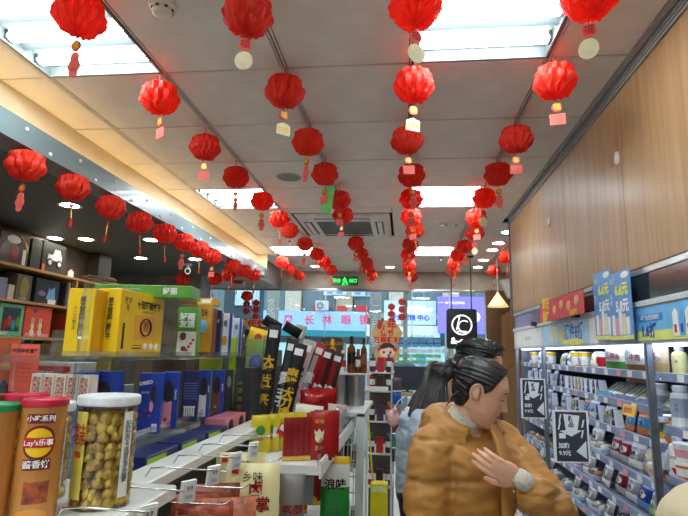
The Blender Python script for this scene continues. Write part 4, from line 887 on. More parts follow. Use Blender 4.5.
def crisp_tube(x, y, lb, m_=LAYC, lid=LIDR, brand=True, rz=0, h=.19):
    t = thing('crisp_tube', lb, 'snack tube', (x, y, 1.301), rz, 'crisp tubes'); r = .037
    MB().lathe([(r, 0), (r, h)], 32).build('tube_body', m_, t, smooth=False); MB().lathe([(r*1.03, h), (r*1.06, h+.002), (r*1.06, h+.011), (r*.98, h+.013), (r*.9, h+.009)], 32).build('lid', lid, t)
    if brand:
        def pat(cx, cz, w, hh, m_, nm, off=1.01, sh='disc'):
            v = []; f = []; n = 20
            n = 14
            for k in range(n+1):
                x = w*(2*k/n-1); e = hh*(max(0, 1-(x/w)**2)**.5 if sh == 'disc' else 1)
                for q in (-e, e): v.append((r*off*sin((x+cx)/r), -r*off*cos((x+cx)/r), cz+q))
            for k in range(n): f.append((2*k, 2*k+2, 2*k+3, 2*k+1))
            return MB().add(v, f).build(nm, m_, t)
        pat(0, h*.69, .027, .029, mat('tube_dred', (120, 20, 30), .35), 'logo_ring', 1.008); pat(0, h*.69, .023, .024, YEL, 'logo_sun', 1.016)
        b_ = pat(0, h*.69, .025, .0085, RED2, 'logo_ribbon', 1.024, 'b'); lettering(b_, "Lay's乐事", .0115, (0, -r*1.04, h*.69), (0, -1, 0), WPAP, bold=.02)
        u_ = pat(0, h*.90, .022, .008, mat('tube_dred', (120, 20, 30)), 'title_band', 1.01, 'b'); lettering(u_, '小吃系列', .011, (0, -r*1.03, h*.90), (0, -1, 0), WPAP, bold=.02)
        d_ = pat(0, h*.50, .022, .009, mat('tube_dred', (120, 20, 30)), 'name_band', 1.01, 'b'); lettering(d_, '酱香饼', .014, (0, -r*1.03, h*.50), (0, -1, 0), WPAP, bold=.02)
        q = pat(.004, h*.26, .02, .018, mat('pancake_print', (166, 76, 44), .5, scale=60, noise_amt=.3), 'pancake_picture', 1.01, 'b'); q.rotation_euler = (0, 0, 0)
        pat(.0, h*.06, .026, .012, mat('crisp_print', (222, 150, 70), .5), 'crisp_picture', 1.012)
    return t
crisp_tube(-.645, .90, 'tan crisp tube with crimson lid and yellow round logo, the front one', rz=.55)
crisp_tube(-.735, .97, 'tan crisp tube with crimson lid, partly behind the front one', rz=.55)
crisp_tube(-.685, .86, 'tan crisp tube with green lid at the left edge', lid=mat('lid_green', (30, 140, 80), .4), brand=False, rz=.3, h=.183).location = (-.705, .855, 1.301)
crisp_tube(-.80, .93, 'brown-lidded crisp tube farthest left behind the others', lid=mat('lid_brown', (120, 80, 60), .4), brand=False, h=.19)
# small patterned boxes on a clear riser
zr = at(60, 402, Y=1.30).z
rs = thing('clear_riser', 'low clear acrylic riser under the row of small patterned boxes', 'stand', (-.92, 1.33, 1.301))
MB().box(-.14, -.06, zr-1.301-.006, .14, .06, zr-1.301).box(-.14, -.06, 0, -.136, .06, zr-1.307).box(.136, -.06, 0, .14, .06, zr-1.307).build('riser_plate', ACR, rs)
for k in range(5):
    a = at(28.5+k*12, 400, Y=1.29); b = at(39.5+k*12, 400, Y=1.29)
    o = carton('small_patterned_box', f'small cream box with reddish scroll pattern, {ORD[k]} from the left', 'box', a.x, 1.29, zr+.001, b.x, 1.33, zr+at(60, 373, Y=1.29).z-at(60, 401, Y=1.29).z, colour((236, 224, 212)), 'small patterned boxes')
    w2 = (b.x-a.x)/2
    MB().box(-w2*.72, -.0208, .012, w2*.72, -.0202, .062).build('pattern_panel', mat('scroll_pattern', (198, 140, 126), .6, scale=180, noise_amt=.4), o)
    lettering(o, '酥', .009, (0, -.0212, .006), (0, -1, 0), RED2)
# leaflet in an acrylic stand, blue/red board, orange poster
lf = thing('leaflet_stand', 'red orange menu leaflet in a slanted clear stand', 'leaflet', at(23, 392, Y=1.42)+Vector((0, 0, -.02)), 0)
lf.location.z = 1.301; hz = at(20, 344, Y=1.42).z-1.301
z0 = at(22, 392, Y=1.42).z-1.301
MB().prism([(-.045, z0), (.042, z0), (.036, hz), (-.052, hz)], -.003, 0, ax='y').build('leaflet', mat('leaflet_red', (236, 96, 76), .6), lf)
lettering(lf, '中国年味套餐', .014, (-.006, -.0045, hz-.02), (0, -1, 0), INK, bold=.02)
for k in range(6): lettering(lf, '······ ▪ ——', .009, (-.004, -.0045, hz-.045-k*.012), (0, -1, 0), INK)
MB().tube([(.02, 0, hz+.03), (-.02, 0, hz-.04), (-.04, 0, 0)], .003, 8).box(-.05, -.03, 0, .05, .03, .004).build('stand', ACR, lf)
bx = carton('waffle_box', 'wide low crimson and white box with pastry pictures behind the patterned boxes', 'box', at(28, 380, Y=1.7).x, 1.7, 1.301, at(78, 380, Y=1.7).x, 1.8, at(50, 362, Y=1.7).z, colour((222, 214, 206)))
MB().box(-.07, -.0515, .15, .06, -.0502, .225).build('red_panel', colour((200, 40, 60)), bx); lettering(bx, '酥饼', .035, (-.03, -.053, .19), (0, -1, 0), WPAP, bold=.02)
for k in range(2): MB().ball((.035+k*.025, -.052, .185+.01*k), (.018, .004, .012), 10, 6).build('pastry_picture', mat('pastry', (220, 170, 110), .6), bx)
p = at(5, 364, Y=2.2); o = tag(MB().box(-.06, 0, -.07, .06, .004, .11, b=.001).build('orange_poster', mat('poster_orange', (226, 96, 50), .5), None, p), 'orange food poster at the left edge behind the red leaflet', 'poster'); MB().ball((.01, -.002, -.01), (.035, .004, .02), 12, 6).build('bun_picture', mat('pastry', (220, 170, 110)), o); lettering(o, '锅\n巴', .03, (.03, -.002, .06), (0, -1, 0), YEL)
MB().box(-.01, .005, -(p.z-1.30), .01, .012, 0).build('poster_leg', GREYM, o)
# upper clear cover beside cartons
p0 = at(50, 320, Y=1.5)
o = thing('acrylic_box', 'empty clear acrylic display box left of the yellow cartons', 'box', (at(58, 350, Y=1.5).x, 1.55, UZ))
MB().box(-.02, -.06, 0, .06, .06, .004).box(-.02, -.06, .004, -.017, .06, .075).box(-.017, -.06, .004, .06, -.057, .075).box(-.017, .057, .004, .06, .06, .075).build('case', ACR, o)
# shallow white tray in the near left corner is part of the deck; wire arch
o = tag(MB().tube([at(12, 390, Y=1.2), at(14, 370, Y=1.2), at(20, 345, Y=1.2), at(28, 334, Y=1.2)], .0025, 8).build('clear_rod', ACR, None, smooth=True), 'thin curved clear rod in front of the red leaflet', 'rod')
# ================================================================== LEFT TOY SHELVES
ts = thing('toy_shelving', 'honey wood shelving of toy boxes on the far left wall', 'shelf', (-3.36, 3.9, 0))
TX0, TX1 = -3.43, -3.14
for z in (2.235, 1.95, 1.655, 1.30, .9, .5):
    MB().box(-.07, -2.4, z-.022, .22, 1.48, z, b=.002).build('shelf_board', SHELFW, ts)
for y in (-2.38, -1.2, -.28, .74, 1.46):
    MB().box(-.07, y-.012, .0, .215, y+.012, 2.22, b=.002).build('upright', SHELFW, ts)
MB().box(-.069, -2.38, .0, -.062, 1.46, 2.3).build('rear_board', mat('rear_board_dark', (66, 56, 46), .7), ts)
def toybox(px0, px1, ytop, z, m, lb, deco):
    a = at(px0, ytop, X=-3.2); b = at(px1, ytop, X=-3.2); h = max(.12, at((px0+px1)/2, ytop, X=-3.2).z-z); h = min(h, .262 if z < 2.2 else .34)
    w = (b.y-a.y); o = carton('toy_box', lb, 'box', -3.34, a.y, z+.001, -3.19, b.y-.01, z+h, m); X = .0757
    w2 = w/2-.01
    if deco == 'hero':
        MB().prism([(-w2*.9, .02), (w2*.9, .02), (w2*.9, h*.6), (w2*.4, h*.93), (-w2*.5, h*.93), (-w2*.9, h*.5)], X-.001, X+.0005, ax='x').build('window_print', mat('toy_plum', (66, 28, 40), .3), o)
        MB().ball((X+.001, -.02, h*.8), (.003, .08, .035), 10, 6).build('white_wing', WPAP, o); MB().ball((X+.001, 0, h*.4), (.003, .05, .07), 8, 6).build('figure_print', DRED, o); MB().box(X, w2*.6, .01, X+.001, w2*.85, h*.55).build('side_print', WPAP, o)
        MB().prism([(w2*.3, h*.97), (w2*.5, h*.97), (w2*.95, h*.45), (w2*.95, h*.7)], X, X+.002, ax='x').build('yellow_stripe', YEL, o)
    elif deco == 'jeep':
        t = MB().box(X, -.09, h*.42, X+.004, .10, h*.60).box(X, -.02, h*.60, X+.004, .09, h*.66).prism([(-.02, h*.6), (.0, h*.8), (.07, h*.8), (.09, h*.6)], X, X+.003, ax='x'); t.build('jeep_print', WPAP, o)
        for y in (-.06, .07): w_ = MB().disc((X+.004, y, h*.33), .038, .003, ax='x').build('wheel_print', mat('tyre', (50, 50, 52), .6), o); MB().disc((X+.007, y, h*.33), .022, .002, ax='x').build('rim_print', WPAP, w_)
        MB().box(X, -w2*.98, .002, X+.002, -w2*.75, h*.25).build('orange_corner', ORANGE, o)
    elif deco == 'mecha':
        q = MB().box(X, -w2*.8, h*.15, X+.001, w2*.75, h*.88).build('window_print', mat('toy_dark', (44, 60, 64), .3), o)
        for k, c in enumerate((DRED, RED2, TEAL, GREEN)): MB().ball((X+.003, -w2*.6+k*w2*.38, h*(.35+.1*(k % 2))), (.003, .025, .045), 8, 6).build('robot_print', c, q)
        lettering(o, 'BEAST', .03, (X+.001, -w2*.55, h*.08), (1, 0, 0), WPAP, bold=.03)
    elif deco == 'rabbit':
        for k in range(2):
            y = -w2*.45+k*w2*.6; s_ = 1+.15*k
            MB().ball((X+.002, y, h*.36), (.003, .022*s_, .03*s_), 10, 6).ball((X+.002, y-.012, h*.36+.05), (.003, .006, .025), 8, 5).ball((X+.002, y+.012, h*.36+.05), (.003, .006, .025), 8, 5).ball((X+.002, y, h*.15), (.003, .028, .03), 10, 6).build('rabbit_print', CRE, o)
        MB().disc((X+.001, -w2*.3, h*.86), .02, .003, ax='x').build('round_badge', colour((110, 60, 150)), o); MB().box(X, -w2*.9, .004, X+.002, w2*.9, h*.12).build('pink_foot', PINKL, o)
    elif deco == 'gem': MB().ball((X+.002, 0, h*.5), (.003, w2*.7, h*.4), 10, 6).build('creature_print', colour((140, 130, 70)), o); lettering(o, 'WALKER', .02, (X+.001, 0, .02), (1, 0, 0), WPAP)
    elif deco == 'fox':
        MB().prism([(-w2*.1, h*.2), (w2*.7, h*.2), (w2*.6, h*.75), (w2*.3, h*.6), (w2*.1, h*.7)], X, X+.003, ax='x').build('fox_print', LBLUE, o); MB().box(X, w2*.1, .004, X+.002, w2*.8, h*.22).build('white_patch', WPAP, o); MB().ball((X+.002, -w2*.5, h*.4), (.003, w2*.35, h*.12), 8, 5).build('purple_print', colour((130, 100, 150)), o)
    return o
toybox(0, 31, 234, 2.236, colour((70, 52, 50)), 'big toy box with dark plum window and yellow stripe on the top shelf', 'hero')
toybox(32, 43, 240, 2.236, mat('box_charcoal', (52, 54, 52), .4), 'narrow charcoal toy box beside the plum one on the top shelf', '')
toybox(43, 67, 244, 2.236, mat('box_charcoal', (52, 54, 52)), 'charcoal toy box with white off-road car picture on the top shelf', 'jeep')
toybox(-6, 8, 277, 1.951, colour((130, 132, 160)), 'pale violet toy box at the left edge of the second shelf', '')
toybox(17, 33, 275, 1.951, colour((96, 88, 60)), 'olive toy box with creature picture on the second shelf', 'gem')
toybox(36, 60, 280, 1.951, colour((40, 42, 52)), 'dark toy box with blue and white fox shape on the second shelf', 'fox')
toybox(8, 15, 285, 1.951, colour((190, 185, 180)), 'small pale framed box on the second shelf', '')
toybox(0, 25, 304, 1.656, colour((110, 190, 150)), 'mint green and orange toy box with robot figures on the third shelf', 'mecha')
toybox(26, 53, 303, 1.656, colour((226, 84, 50)), 'orange toy box with cream rabbit figures on the third shelf', 'rabbit')
toybox(66, 72, 314, 1.656, colour((180, 60, 40)), 'orange red box partly hidden by the yellow carton on the third shelf', '')
for k in range(4):
    toybox(66+k*2.6, 68.2+k*2.6, 283, 1.951, colour([(60, 60, 70), (180, 180, 190), (100, 70, 60), (200, 200, 210)][k]), f'slim {["charcoal", "silver", "brown", "white"][k]} case standing right of the upright on the second shelf', '')
# branches / flat boards leaning at the shelf end
br = thing('dry_twig_bundle', 'bundle of dry brown twigs lying on the top toy shelf end', 'twigs', (-3.25, 5.15, 2.237))
for k in range(12): MB().tube([(random.uniform(-.05, .05), -.28+random.uniform(0, .1), .01+k*.006), (random.uniform(-.06, .06), .2+random.uniform(0, .1), .03+random.uniform(0, .09))], .006, 5).build('twig', colour((110, 92, 72), .8), br)
p = at(71, 272, X=-3.2); bottle('small_figurine', 'tiny white figurine on the top toy shelf', 'figurine', (-3.2, p.y, 2.237), .025, .08, WPAP, PINK)
# dark corner panel
struct('trim_6', MB().box(-3.44, 5.20, 0, -3.30, 5.44, 2.598), mat('corner_dark', (48, 44, 40), .6))
for k in range(8):
    zz = 2.6-(k//4+1)*.62; 
# ================================================================== GRID RACK, DRUMS, BOTTLES BEYOND THE WHITE SHELF
gdr = thing('grid_rack', 'white posted wire grid rack beyond the protruding white shelf', 'rack', (-.35, 3.32, 0))
POSTM = mat('post_white', (214, 216, 212), .35)
x0, x1 = -.20, .165
p1 = at(363, 430, Y=3.0).x
MB().box(p1+.35-.035, -.36, .1, p1+.35+.01, -.32, 1.265, b=.003).build('post', POSTM, gdr); MB().box(-.32, .36, .1, -.28, .40, 1.265).build('post', POSTM, gdr)
MB().box(-.34, -.36, 1.245, p1+.36, .40, 1.27, b=.003).build('top_board', POSTM, gdr)
xl, xr = at(344, 450, Y=3.0).x+.35, p1+.35-.035
for k in range(13): MB().box(xl-.08, -.345, .18+k*.083, xr, -.338, .186+k*.083).build('grid_wire', POSTM, gdr)
for k in range(5): x = xl-.05+k*.035; MB().box(x, -.339, .15, x+.005, -.334, 1.24).build('grid_wire', POSTM, gdr)
for z in (.95, .62, .3): MB().box(-.33, -.33, z, p1+.30, .38, z+.018).build('shelf_board', POSTM, gdr)
cols = [(40, 90, 180), (190, 50, 60), (60, 160, 110), (230, 230, 230), (200, 130, 40), (60, 60, 66), (150, 40, 90), (80, 170, 200)]
k = 0
for z in (.969, .639, .319, ):
    for q in range(4):
        x = p1-.17+q*.042
        bottle('drink_can', f'small {["blue", "red", "green", "white", "amber", "charcoal", "magenta", "cyan"][k % 8]} can behind the wire grid, {["upper", "middle", "lower"][k//4]} shelf', 'can', (x, 3.02, z), .019, .13 if q % 2 else .16, colour(cols[k % 8], .3), STEEL, (.2, .7, colour(cols[(k+3) % 8], .3)), 'cans behind the grid', .8, .04, .02); k += 1
for k, (px, lb) in enumerate(((338, 'left brushed steel drum under the liquor bottles'), (355, 'right brushed steel drum under the liquor bottles'))):
    p = at(px, 395, Y=3.3); t = thing('steel_drum', lb, 'drum', (p.x, 3.36, 1.271), 0, 'steel drums')
    MB().lathe([(.055, 0), (.055, .18)], 32).build('drum_body', STEEL, t, smooth=False); MB().lathe([(.057, .176), (.057, .186), (.01, .188)], 32).build('lid', mat('drum_lid', (190, 190, 186), .3, .8), t)
zb = 1.271+.189
pb_ = thing('bottle_board', 'thin pale board carrying liquor bottles across the steel drums', 'shelf', (-.34, 3.36, zb)); MB().box(-.13, -.07, 0, .13, .07, .008).build('board', POSTM, pb_)
AMB = mat('amber_glass', (110, 56, 20), .1, coat=.6); DKB = mat('dark_glass', (34, 26, 24), .1, coat=.6); CLB = mat('pale_glass', (205, 212, 208), .08, coat=.6)
for k, (px, h, r, bm, cm, lm, lb) in enumerate(((332, .21, .026, mat('gold_liquor', (196, 134, 30), .15), YEL, YEL, 'golden liquor bottle with yellow cap, left end over the drums'), (342, .14, .022, CLB, WPAP, RED2, 'short clear bottle with red label next to the golden one'), (351, .23, .027, AMB, BLACK, DKB, 'tall brown whisky bottle with black cap over the right drum'), (357.5, .15, .024, AMB, BROWN, WPAP, 'short round brown bottle with white label'), (363.5, .22, .020, AMB, BLACK, BROWN, 'slim dark brown bottle with black neck at the right end'))):
    p = at(px, 370, Y=3.34); bottle('liquor_bottle', lb, 'bottle', (p.x, 3.34+.03*(k % 2), zb+.009), r, h, bm, cm, (.25, .55, lm), 'liquor bottles over the drums', .36, .2, .12)
# upper small shelf items behind (left of bottles)
for k, (px, py, c, lb) in enumerate(((322, 350, (150, 24, 28), 'dark red pouch hanging before the golden bottle'), (313, 352, (120, 20, 24), 'maroon pouch next to the silver red long bags'))):
    p = at(px, py+18, Y=3.1); tag(pouch(.10, .22, .02, 0, None, 6, 10, 330+k).build('standing_pouch', [colour(c, .3)], None, (p.x, 3.12, 1.271), (0, .12, 0), True), lb, 'bag')
o = carton('dark_gift_box', 'dark brown gift box with gold line behind the liquor bottles', 'box', at(322, 345, Y=3.6).x, 3.55, 1.271, at(343, 345, Y=3.6).x, 3.65, at(330, 338, Y=3.6).z, colour((60, 44, 36))); lettering(o, 'BOURBON', .03, (0, -.052, .38), (0, -1, 0), GOLD)
# white display stand beyond
st = thing('white_display_stand', 'narrow white tiered display stand by the aisle end', 'shelf', (-.2, 4.5, 0))
X0, X1 = at(366, 430, Y=4.4).x+.2, at(393, 430, Y=4.4).x+.2
for z in (.55, .80, 1.05, 1.29, 1.44): MB().box(X0, -.12, z-.012, X1, .35, z, b=.002).build('shelf_board', POSTM, st)
for x in (X0, X1-.02): MB().box(x, -.12, 0, x+.02, -.10, 1.52, b=.002).build('upright', POSTM, st)
MB().box(X0, .34, 0, X1, .35, 1.5).build('rear_board', mat('stand_dark', (80, 70, 64), .6), st); MB().box(X0, -.13, 1.292, X1-.04, -.12, 1.325).build('price_rail', WPAP, st)
cc = [(190, 40, 50), (235, 235, 230), (70, 110, 180), (60, 40, 30), (170, 90, 40), (220, 190, 60), (90, 60, 90), (40, 120, 90), (120, 30, 30)]
cn = ['red', 'white', 'blue', 'dark brown', 'copper', 'yellow', 'plum', 'green', 'maroon']
k = 0
for z, rown in ((.551, 'bottom'), (.801, 'second'), (1.051, 'third'), (1.291, 'fourth'), (1.441, 'top')):
    for q in range(3):
        x = -.2+X0+.045+q*.068; c = cc[(k*2+q) % 9]
        if q % 2: carton('small_goods_box', f'small {cn[(k*2+q) % 9]} box, middle of the {rown} tier of the white stand', 'box', x-.028, 4.40, z, x+.028, 4.46, z+.12, colour(c, .35), 'goods on the white stand')
        else: bottle('small_bottle', f'small {cn[(k*2+q) % 9]} bottle, {"left" if q == 0 else "right"} on the {rown} tier of the white stand', 'bottle', (x, 4.43, z), .024, .15, colour(c, .25), colour(cc[(k+q+4) % 9]), (.3, .6, WPAP), 'goods on the white stand')
        k += 1
# hanging blister packs on the right side of the stand
for k in range(6):
    p = at(391+(k % 2)*3, 412+k*14, Y=4.3)
    o = tag(pouch(.075, .10, .03, 0, None, 6, 8, 340+k).build('blister_pack', [colour([(90, 70, 80), (40, 90, 170), (160, 120, 130), (110, 60, 50), (60, 130, 110), (70, 60, 66)][k], .25)], None, (-.2+X1+.03, 4.36, 1.3-k*.11), (0, 0, .3), True), f'{["grey", "blue", "mauve", "brown", "green", "dark"][k]} blister pack hanging on the stand side', 'packet', 'blister packs on the stand'); MB().tube([(0, 0, .095), (-.04, .01, .10)], .003, 5).build('peg', CHROME, o)
# yellow hanging box + strap
p = at(378, 492, Y=2.9)
yb = thing('yellow_lolly_box', 'yellow lollipop box hanging from a yellow strap beside the white post', 'box', (at(379, 495, Y=2.9).x, 2.93, .66))
MB().box(-.045, -.04, 0, .045, .04, .26, b=.003).build('box_body', mat('lolly_yellow', (250, 226, 20), .4), yb)
MB().disc((0, -.042, .05), .034, .003, ry=.026).build('round_emblem', mat('lolly_gold', (226, 160, 30), .4), yb); lettering(yb, 'Chupa\nChups', .018, (0, -.045, .05), (0, -1, 0), RED2, bold=.03)
MB().box(-.04, -.0415, .22, .04, -.0405, .25).build('top_print', mat('lolly_pale', (240, 240, 160), .4), yb)
a = at(368, 420, Y=2.9); MB().tube([(-.035, 0, .26), (a.x-yb.location.x, 0, a.z-.66)], .004, 6).build('strap', mat('lolly_yellow', (250, 226, 20)), yb)
# ================================================================== REFRIGERATED CABINET
fr = thing('open_cooler', 'long open refrigerated cabinet with chrome posts under the wood panels', 'refrigerator', (1.4, 2.95, 0))
def K(x0, y0, z0, x1, y1, z1, nm, m, b=0, par=None): return MB().box(x0-1.4, y0-2.95, z0, x1-1.4, y1-2.95, z1, b=b).build(nm, m, par or fr)
COOLW = mat('cooler_grey', (118, 126, 136), .4, .2); CHR = mat('chrome_post', (150, 155, 160), .35, 1, noise_amt=.02)
K(1.72, .75, .1, 1.78, 4.95, 1.97, 'rear_wall', mat('cooler_back', (84, 92, 104), .4)); K(1.02, .75, .0, 1.78, 4.95, .32, 'base', COOLW, .005)
K(1.06, 4.93, .3, 1.75, 4.955, 1.97, 'end_panel', COOLW); K(1.06, .75, .3, 1.75, .77, 1.97, 'end_panel', COOLW)
K(1.02, .76, 1.84, 1.75, 4.94, 1.955, 'canopy', mat('canopy_dark', (50, 48, 50), .2)); K(1.10, .78, 1.665, 1.75, 4.92, 1.685, 'canopy_floor', COOLW)
K(1.0, .76, 1.955, 1.06, 4.945, 1.983, 'top_trim', mat('trim_silver', (196, 198, 200), .25, .8), .003)
K(1.008, .78, 1.842, 1.018, 4.92, 1.953, 'mirror_strip', mat('mirror_strip', (150, 148, 150), .12, .9, noise_amt=.2, scale=3))
K(.99, .76, 1.818, 1.05, 4.94, 1.842, 'header_ledge', mat('header_white', (205, 210, 214), .35), .002)
K(1.0, .76, 1.665, 1.04, 4.94, 1.818, 'header_panel', mat('header_white', (205, 210, 214)))
for y in (4.92, 4.0, 2.33, .8): K(1.0, y-.011, .3, 1.03, y+.011, 1.665, 'post', CHR, .004)
K(1.05, .80, 1.655, 1.10, 4.90, 1.664, 'led_strip', mat('cool_led', (220, 235, 255), .5, emit=COOL_W*1.0, emit_rgb=(214, 230, 255)))
LV = [1.535, 1.39, 1.25, 1.08, .91, .73]; LN = [1.535, 1.33, 1.14, .93, .73]
RAILC = mat('rail_blue_grey', (138, 150, 182), .4)
for (ya, yb_, lv) in ((4.03, 4.9, LV), (2.35, 3.97, LV), (.8, 2.31, LN)):
    for i, z in enumerate(lv):
        s_ = K(1.06, ya, z-.012, 1.70, yb_, z, 'shelf', COOLW)
        K(1.045, ya, z-.022, 1.062, yb_, z+.014, 'price_rail', RAILC, .002, s_)
        K(1.08, ya, z-.018, 1.10, yb_, z-.013, 'led_strip', mat('cool_led2', (220, 235, 255), .5, emit=COOL_W*.45, emit_rgb=(214, 230, 255)), 0, s_)
        n = int((yb_-ya)/.16)
        for q in range(n):
            y = ya+.08+q*.16+random.uniform(-.02, .02)
            K(1.0435, y-.025, z-.018, 1.0448, y+.025, z+.010, 'price_ticket', [WPAP, WPAP, PINKL, WPAP][q % 4], 0, s_)
# header posters
def hposter(x0, x1, m, nm='header_poster', z0=1.675, z1=1.812):
    a = at(x0, 320, X=.998).y; b = at(x1, 320, X=.998).y; y0, y1 = min(a, b), max(a, b)
    return K(.996, y0, z0, .9995, y1, z1, nm, m), (y0+y1)/2-2.95, (y1-y0)
o, yc, w = hposter(516, 541, WPAP); lettering(o, 'FRESH  鲜食', .04, (-.4045, yc, 1.74), (-1, 0, 0), mat('pale_ink', (170, 175, 185), .6))
o, yc, w = hposter(542.5, 588, colour((176, 214, 236), .4)); lettering(o, '满件8折', .10, (-.4045, yc-.22, 1.745), (-1, 0, 0), BLUE, bold=.03)
MB().ball((-.405, yc+.02, 1.735), (.002, .05, .055), 12, 6).build('bag_print', colour((226, 214, 120)), o); MB().box(-.406, yc+.12, 1.70, -.404, yc+.24, 1.80).build('carton_print', CRE, o); MB().ball((-.405, yc-.2, 1.69), (.0015, .22, .02), 14, 5).build('yellow_swoosh', colour((240, 226, 110)), o)
o, yc, w = hposter(589, 597, WPAP); 
o, yc, w = hposter(636, 760, colour((110, 184, 232), .4)); y1e = yc+w/2
MB().box(-.4055, yc-w/2, 1.676, -.4042, yc+w/2, 1.715).build('yellow_band', colour((232, 232, 120)), o)
b_ = MB().box(-.4055, y1e-.24, 1.752, -.4042, y1e-.03, 1.782).build('blue_band', colour((60, 140, 214)), o); lettering(b_, '早餐奶/巴氏鲜奶', .022, (-.4065, y1e-.135, 1.767), (-1, 0, 0), WPAP, bold=.02)
lettering(o, '1.6折', .06, (-.4065, y1e-.12, 1.712), (-1, 0, 0), BLUE, bold=.04)
for k in range(6):
    y = y1e-.34-k*.045; MB().box(-.408, y-.018, 1.688, -.4045, y+.018, 1.772-.008*(k % 2)).prism([(y-.018, 1.772-.008*(k % 2)), (y+.018, 1.772-.008*(k % 2)), (y, 1.79)], -.408, -.4045, ax='x').build('milk_carton_print', [WPAP, LBLUE, WPAP, PINKL, WPAP, colour((190, 200, 230))][k], o)
    MB().box(-.4088, y-.008, 1.70, -.408, y+.008, 1.73).build('print_mark', [RED2, BLUE, DRED, BLUE, RED2, INK][k], o)
# two tall blue posters hung over the header
for k, (xa, xb) in enumerate(((596.5, 614.5), (613.5, 636))):
    a = at(xa, 305, X=.985).y; b = at(xb, 305, X=.985).y; yc = (a+b)/2; w = abs(a-b)
    zt, zb2 = at((xa+xb)/2, 271, X=.985).z, at((xa+xb)/2, 340, X=.985).z
    o = thing('hanging_poster', ['sky blue milk offer poster over the cooler header, left one', 'sky blue milk offer poster over the cooler header, right one'][k], 'poster', (.975-.006*k, yc, zb2), 0, 'sky blue milk posters'); h = zt-zb2
    b0 = MB().box(-.0015, -w/2, 0, .0015, w/2, h).build('poster_sheet', colour((92, 150, 216), .4), o)
    MB().box(-.003, -w/2, 0, -.0015, w/2, h*.06).build('yellow_foot', colour((230, 230, 120)), b0)
    lettering(b0, '6.6元', w*.26, (-.0032, -w*.1, h*.72), (-1, 0, 0), colour((240, 240, 90)), bold=.05); lettering(b0, '5.8元', w*.26, (-.0032, -w*.1, h*.48), (-1, 0, 0), WPAP, bold=.05)
    lettering(b0, '会员', w*.13, (-.0032, w*.3, h*.88), (-1, 0, 0), colour((240, 240, 90))); lettering(b0, '鲜\n奶', w*.11, (-.0032, w*.38, h*.6), (-1, 0, 0), WPAP)
    for q in range(5): MB().box(-.004, -w*.38+q*w*.16, h*.07, -.002, -w*.25+q*w*.16, h*(.32+.05*(q % 3))).build('milk_carton_print', [WPAP, CRE, WPAP, PINKL, WPAP][q], b0)
    MB().ball((-.002, -w*.28, h*.93), (.0015, w*.18, h*.05), 8, 5).build('white_splash', WPAP, b0)
# red food sign with clamp
a = at(540, 300, X=.94); b = at(584, 300, X=.94)
yc = (a.y+b.y)/2; w = a.y-b.y
rs = thing('red_food_sign', 'red folded sign with dumplings and yellow characters clipped on the cooler top', 'sign', (.94, yc, at(562, 318, X=.94).z))
hh = at(562, 296, X=.94).z-at(562, 318, X=.94).z
q = MB().prism([(-w/2, 0), (w/2, 0), (w/2, hh), (w*.35, hh*1.1), (w*.2, hh), (-w/2, hh*.97)], -.002, .002, ax='x').build('sign_board', mat('sign_scarlet', (220, 40, 36), .4), rs)
lettering(q, '早安\n美味', .085, (-.004, w*.33, hh*.5), (-1, 0, 0), YEL, bold=.05); lettering(q, '热卖鲜包', .035, (-.004, -w*.3, hh*.13), (-1, 0, 0), YEL, bold=.03)
for k in range(4): MB().ball((-.004, w*.1-k*w*.16, hh*(.45+.15*(k % 2))), (.004, .04, .03), 10, 6).build('bun_picture', mat('pastry', (230, 190, 140), .6), q)
MB().box(.002, -.03, .01, .05, .03, .05).build('clamp_arm', BLACK, rs)
for k, (px, py) in enumerate(((534, 324), (576, 315))):
    p = at(px, py, X=.975); o = thing('cooler_sensor', ['small black sensor box on the header, left one', 'small black sensor box on the header under the red sign'][k], 'sensor', (.975, p.y, p.z), 0, 'black sensor boxes')
    MB().box(-.02, -.035, -.015, .012, .035, .015, b=.003).build('casing', BLACK, o); MB().disc((-.021, .0, 0), .008, .003, ax='x').build('lens', CHROME, o)
MB().disc((1.0, 0, 0), .05, .04, ax='x')
# black and white offer sheets facing the aisle end
def offer(px0, px1, py0, py1, Y, lb):
    a = at(px0, py1, Y=Y); b = at(px1, py0, Y=Y); w = b.x-a.x; h = b.z-a.z
    o = thing('offer_sheet', lb, 'poster', ((a.x+b.x)/2, Y, a.z), .12, 'black offer sheets')
    MB().box(-w/2, -.002, 0, w/2, .002, h).build('white_frame', WPAP, o); s_ = MB().box(-w*.42, -.004, h*.03, w*.44, -.002, h*.97).build('black_field', mat('slate_print', (58, 60, 66), .5), o)
    MB().prism([(-.04*w/.2, h*.93), (.05*w/.2, h*.90), (.035*w/.2, h*.62), (.06*w/.2, h*.62), (0, h*.50), (-.065*w/.2, h*.60), (-.03*w/.2, h*.62)], -.006, -.004, ax='y').build('white_arrow', WPAP, s_)
    MB().prism([(.40*w, h*.42), (.40*w, h*.08), (.12*w, h*.22)], -.006, -.004, ax='y').build('white_triangle', WPAP, s_)
    lettering(s_, '新\n品', w*.16, (0, -.0065, h*.78), (0, -1, 0), INK, bold=.03); lettering(s_, '加购', w*.15, (-w*.22, -.0055, h*.32), (0, -1, 0), WPAP, bold=.03); lettering(s_, '9.9元', w*.15, (-w*.2, -.0055, h*.18), (0, -1, 0), WPAP, bold=.03)
    MB().box(-w*.34, -.0055, h*.46, -w*.16, -.004, h*.56).build('white_square', WPAP, s_)
    for (x, z) in ((-.3, .85), (-.33, .7), (.33, .75), (.3, .55)): MB().prism([(x*w-.008, z*h-.02), (x*w, z*h-.02), (x*w+.01, z*h+.02), (x*w+.002, z*h+.02)], -.0055, -.004, ax='y').build('white_dash', WPAP, s_)
offer(521, 545.5, 379, 418, 3.97, 'black and white arrow offer sheet on the farther chrome post')
